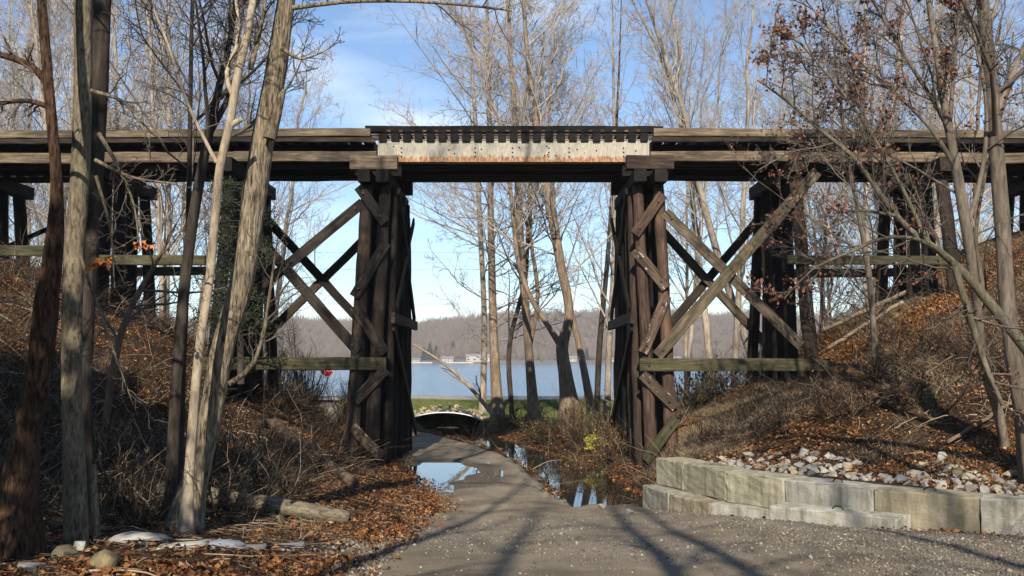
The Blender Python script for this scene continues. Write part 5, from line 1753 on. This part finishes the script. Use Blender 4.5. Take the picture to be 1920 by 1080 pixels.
def blades(X, Y, hfun, hgt, wd, rg, lean=0.35):
    n = len(X)
    z = hfun(X, Y) + E
    a = rg.uniform(0, 6.28, n)
    h = hgt * rg.uniform(0.5, 1.3, n)
    dx, dy = rg.normal(0, lean, n) * h, rg.normal(0, lean, n) * h
    wx, wy = np.cos(a) * wd, np.sin(a) * wd
    V = np.stack([np.stack([X - wx, Y - wy, z - 0.01], 1), np.stack([X + wx, Y + wy, z - 0.01], 1), np.stack([X + dx, Y + dy, z + h], 1)], 1).reshape(-1, 3)
    return V, np.arange(n * 3).reshape(-1, 3)


X, Y = scatter(240000, -20, 20, 33, 51, rgl)
m_ = gcol(X, Y)[:, 0]
k = (m_ > 0.3) & (road_in(X, Y) < -0.05)
V, tr = blades(X[k], Y[k], Hg, 0.11, 0.012, rgl)
tag(link('lawn_grass', mesh_np('lawn_grass', V, None, tr, M['grass'])), 'strip of green mown grass between the creek and the lake', 'grass', None, 'stuff')
X, Y = scatter(330000, -10, 13, 9, 30, rgl)
dn = fbm(X * 0.5 + 3, Y * 0.5, 41.0)
s, t = wall_st(X, Y)
k = (road_in(X, Y) < -0.3) & (creek_in(X, Y) < -0.2) & (rgl.uniform(size=len(X)) < np.where(X > 2, sst(0.38, 0.6, dn), sst(0.5, 0.7, dn) * 0.2)) & ~((X > 2) & (s < 1.7))
V, tr = blades(X[k], Y[k], Hg, 0.15, 0.0045, rgl, 1.1)
tag(link('dry_grass', mesh_np('dry_grass', V, None, tr, M['drygrass'])), 'dry straw coloured grass tufts on both embankments', 'dry grass', None, 'stuff')

# undergrowth: thin stems arching over the banks
X, Y = scatter(75000, -13, 13, 8.5, 32, rgl)
s, t = wall_st(X, Y)
ri = road_in(X, Y)
dn = fbm(X * 0.45, Y * 0.45, 51.0)
p_ = np.where(X < 0, sst(0.8, 2.2, -ri) * np.where((Y > 11.5) & (X < -3.2), 0.95, 0.2), sst(2.0, 3.2, s) * 0.3)
p_ = p_ * sst(0.35, 0.55, dn)
ck = creek_in(X, Y)
p_ = np.where((ri < -0.1) & (ck > -1.6) & (Y > 19.5), 0.5 * sst(-1.6, -0.5, ck), p_)
k = (rgl.uniform(size=len(X)) < p_) & (ck < -0.12) & ((X < 0) | (X > 2.5) | (ck > -1.6))
X, Y = X[k], Y[k]
n = len(X)
K = 6
d = nrm(np.stack([rgl.normal(0, 0.8, n), rgl.normal(0, 0.6, n), rgl.uniform(0.15, 1.2, n)], 1))
ln = rgl.gamma(3, 0.2, n) + 0.15
P = np.zeros((n, K, 3))
P[:, 0] = np.stack([X, Y, Hg(X, Y) + E - 0.03], 1)
for j in range(K - 1):
    d = nrm(d + rgl.normal(0, 0.14, d.shape) + np.array([0, 0, -0.08]))
    P[:, j + 1] = P[:, j] + d * (ln / (K - 1))[:, None]
X, Y = scatter(16000, -11, 12, 6.5, 22, rgl)
ri = road_in(X, Y); s, t = wall_st(X, Y)
kk = ((X < 0) & (ri < -0.1)) | ((X > 2.5) & (s > 1.2))
X, Y = X[kk], Y[kk]
a = rgl.uniform(0, 6.28, len(X))
ln2 = rgl.gamma(2.5, 0.09, len(X)) + 0.08
bend = rgl.normal(0, 0.4, len(X))
Q = np.zeros((len(X), K, 3))
for j in range(K):
    f_ = j / (K - 1)
    Q[:, j, 0] = X + np.cos(a + bend * f_) * ln2 * f_
    Q[:, j, 1] = Y + np.sin(a + bend * f_) * ln2 * f_
    Q[:, j, 2] = Hg(Q[:, j, 0], Q[:, j, 1]) + E + 0.035 + 0.03 * f_
P = np.concatenate([P, Q]); n = len(P)
Rr = (rgl.gamma(2.5, 0.0016, n) + 0.0022)[:, None] * np.linspace(1, 0.45, K)[None]
V, q = tubes(P, Rr, 4)
tag(link('undergrowth', mesh_np('undergrowth', V, q, None, M['brush'])), 'tangle of thin dead stems over both embankments', 'undergrowth', None, 'stuff')

# ------------------------------------------------------------------ far shore: woods, houses, docks
rgf = np.random.default_rng(9)
nf_ = 10000
X = rgf.uniform(-620, 620, nf_)
Y = rgf.uniform(797, 1150, nf_) ** 1.0
z = hz(X, Y)
ht = rgf.uniform(6, 12, nf_) * np.where(rgf.uniform(size=nf_) < 0.08, 1.5, 1.0)
nb = 16
a = rgf.normal(0, 0.75, (nf_, nb))
ln = ht[:, None] * rgf.uniform(0.35, 0.75, (nf_, nb))
sx_ = X[:, None] + rgf.normal(0, 0.6, (nf_, nb))
sz_ = z[:, None] + ht[:, None] * rgf.uniform(0.0, 0.45, (nf_, nb))
ex_ = sx_ + np.sin(a) * ln
ez_ = sz_ + np.cos(a) * ln
wd = rgf.uniform(0.10, 0.28, (nf_, nb))
yy_ = Y[:, None] + rgf.normal(0, 2, (nf_, nb))
V = np.stack([np.stack([sx_ - wd, yy_, sz_], -1), np.stack([sx_ + wd, yy_, sz_], -1), np.stack([ex_ + wd * 0.6, yy_ + 0.6, ez_], -1), np.stack([ex_ - wd * 0.6, yy_ + 0.6, ez_], -1)], 2).reshape(-1, 3)
q = np.arange(nf_ * nb * 4).reshape(-1, 4)
tag(link('far_woods', mesh_np('far_woods', V, q, None, islands('far_branches', [(0.0, (0.08, 0.056, 0.04)), (0.7, (0.125, 0.09, 0.066)), (1.0, (0.17, 0.13, 0.1))]))), 'bare brown woods covering the hills across the lake', 'woods', None, 'stuff')


def far_house(px, wpx, hpx, label, gable=True, Y=790):
    p = at(px, 680, Y)
    k = Y / F
    W_, H_ = wpx * k, hpx * k
    z0 = LAKE_Z + E + 1.6
    root = thing('lakeside_house', (p.x, Y, z0), label, 'house', None)
    bm = bmesh.new()
    r_ = bmesh.ops.create_cube(bm, size=1.0)
    bmesh.ops.scale(bm, vec=(W_, 8, H_ * 0.6), verts=bm.verts)
    bmesh.ops.translate(bm, vec=(0, 4, H_ * 0.3), verts=bm.verts)
    if gable:
        g = bmesh.ops.create_cube(bm, size=1.0)['verts']
        bmesh.ops.scale(bm, vec=(W_ * 0.36, 3, H_ * 0.75), verts=g)
        bmesh.ops.translate(bm, vec=(-W_ * 0.22, -1.2, H_ * 0.375), verts=g)
    me = bpy.data.meshes.new('wall'); bm.to_mesh(me); bm.free(); me.materials.append(M['house'])
    wl_ = link('wall', me, root, (p.x, Y, z0))
    def roof(x0, x1, y0, y1, zb, zh, along):
        if along:
            v = [(x0, y0, zb), (x1, y0, zb), (x1, y1, zb), (x0, y1, zb), (x0, (y0 + y1) / 2, zh), (x1, (y0 + y1) / 2, zh)]
            f_ = [(0, 1, 5, 4), (2, 3, 4, 5), (0, 4, 3), (1, 2, 5), (0, 3, 2, 1)]
        else:
            v = [(x0, y0, zb), (x1, y0, zb), (x1, y1, zb), (x0, y1, zb), ((x0 + x1) / 2, y0, zh), ((x0 + x1) / 2, y1, zh)]
            f_ = [(1, 2, 5, 4), (3, 0, 4, 5), (0, 1, 4), (2, 3, 5), (0, 3, 2, 1)]
        m2 = bpy.data.meshes.new('roof'); m2.from_pydata(v, [], f_); m2.materials.append(M['roof'])
        return link('roof', m2, root, (p.x, Y, z0))
    roof(-W_ / 2 - .5, W_ / 2 + .5, -0.6, 8.6, H_ * 0.6, H_, True)
    if gable: roof(-W_ * 0.42, -W_ * 0.02, -3.2, 4, H_ * 0.75, H_ * 1.05, False)
    for k2 in range(4):
        xx = -W_ * 0.4 + k2 * W_ * 0.26
        yy2 = -2.76 if gable and k2 < 2 and xx < -W_ * 0.03 else -0.06
        bm = bmesh.new()
        bmesh.ops.create_cube(bm, size=1.0)
        bmesh.ops.scale(bm, vec=(W_ * 0.09, 0.1, H_ * 0.22), verts=bm.verts)
        me = bpy.data.meshes.new('window'); bm.to_mesh(me); bm.free(); me.materials.append(M['glass'])
        link('window', me, wl_, (p.x + xx, Y + yy2, z0 + H_ * 0.32))
    return root


far_house(896, 44, 14, 'large cream house with gables across the lake, left of the straight tan trunk')
far_house(838, 24, 10, 'small white house across the lake, left of the large cream one', False)
far_house(780, 15, 7, 'tiny white house across the lake at the edge of the left pier', False)
far_house(1150, 22, 8, 'pale house across the lake close to the right pier', False)
far_house(1262, 30, 10, 'pale house across the lake behind the right crossed braces')
far_house(1068, 26, 11, 'cream house across the lake behind the forked tree', False)
for k, px in enumerate((785, 862)):
    p = at(px, 681, 772)
    tag(timber('dock', (p.x - 11, 771, LAKE_Z + E + 0.9), (p.x + 11, 771, LAKE_Z + E + 0.9), 3.0, 0.9, M['plank_pier'], None), ['low pale boat dock across the lake beside the left pier', 'low pale boat dock across the lake below the small white house'][k], 'dock')
for k, (px, Y, h) in enumerate(((806, 800, 15), (818, 803, 12), (795, 806, 11), (1100, 800, 10), (850, 860, 12))):
    p = at(px, 680, Y)
    z0 = float(hz(np.array([p.x]), np.array([float(Y)]))[0])
    root = thing('far_evergreen', (p.x, Y, z0), 'dark evergreen tree on the far lake shore', 'evergreen tree', 'evergreens across the lake')
    V, q = tubes(np.array([[[0, 0, -0.5], [0, 0, h * 0.5], [0, 0, h]]]), np.array([[0.35, 0.2, 0.05]]), 6)
    link('trunk', mesh_np('trunk', V, q, None, M['bark_dark']), root, (p.x, Y, z0))
    rg = np.random.default_rng(k)
    tt = rg.uniform(0.08, 1, 700)
    rad = (1 - tt) * h * 0.34 * np.sqrt(rg.uniform(0.1, 1, 700))
    aa = rg.uniform(0, 6.28, 700)
    V, q = leafquads(np.stack([rad * np.cos(aa), rad * np.sin(aa), tt * h], 1), 1.1, rg, droop=True)
    link('crown', mesh_np('crown', V, q, None, M['needle']), root, (p.x, Y, z0))
# rubble bank on the near lake shore by the right pier
for k in range(60):
    px, Y = random.uniform(1120, 1340), random.uniform(59, 63)
    X = (px - 960) / F * Y
    hgt = max(0, 1 - abs(px - 1200) / 130.0)
    put_rock('shore_rock', (X, Y, E - 2.75 + random.uniform(0, 1.15) * (0.3 + hgt)), random.uniform(0.35, 0.8), 'pale rubble rock heaped on the lake shore behind the right pier', 'rubble rocks on the lake shore', M['slab'] if k % 2 else None)

# ------------------------------------------------------------------ the air: faint haze over the lake
hb = bmesh.new()
bmesh.ops.create_cube(hb, size=1.0)
bmesh.ops.scale(hb, vec=(3300, 1620, 110), verts=hb.verts)
hme = bpy.data.meshes.new('haze'); hb.to_mesh(hme); hb.free()
hm = bpy.data.materials.new('haze_air')
hm.use_nodes = True
hn = hm.node_tree
hn.nodes.remove(hn.nodes['Principled BSDF'])
pv = hn.nodes.new('ShaderNodeVolumePrincipled')
pv.inputs['Color'].default_value = (0.9, 0.92, 0.96, 1)
pv.inputs['Density'].default_value = 0.00026
hn.links.new(pv.outputs['Volume'], hn.nodes['Material Output'].inputs['Volume'])
hme.materials.append(hm)
tag(link('haze', hme, None, (0, 650, E - 12 + 55)), 'thin bluish haze in the air over the lake', 'haze', None, 'stuff')
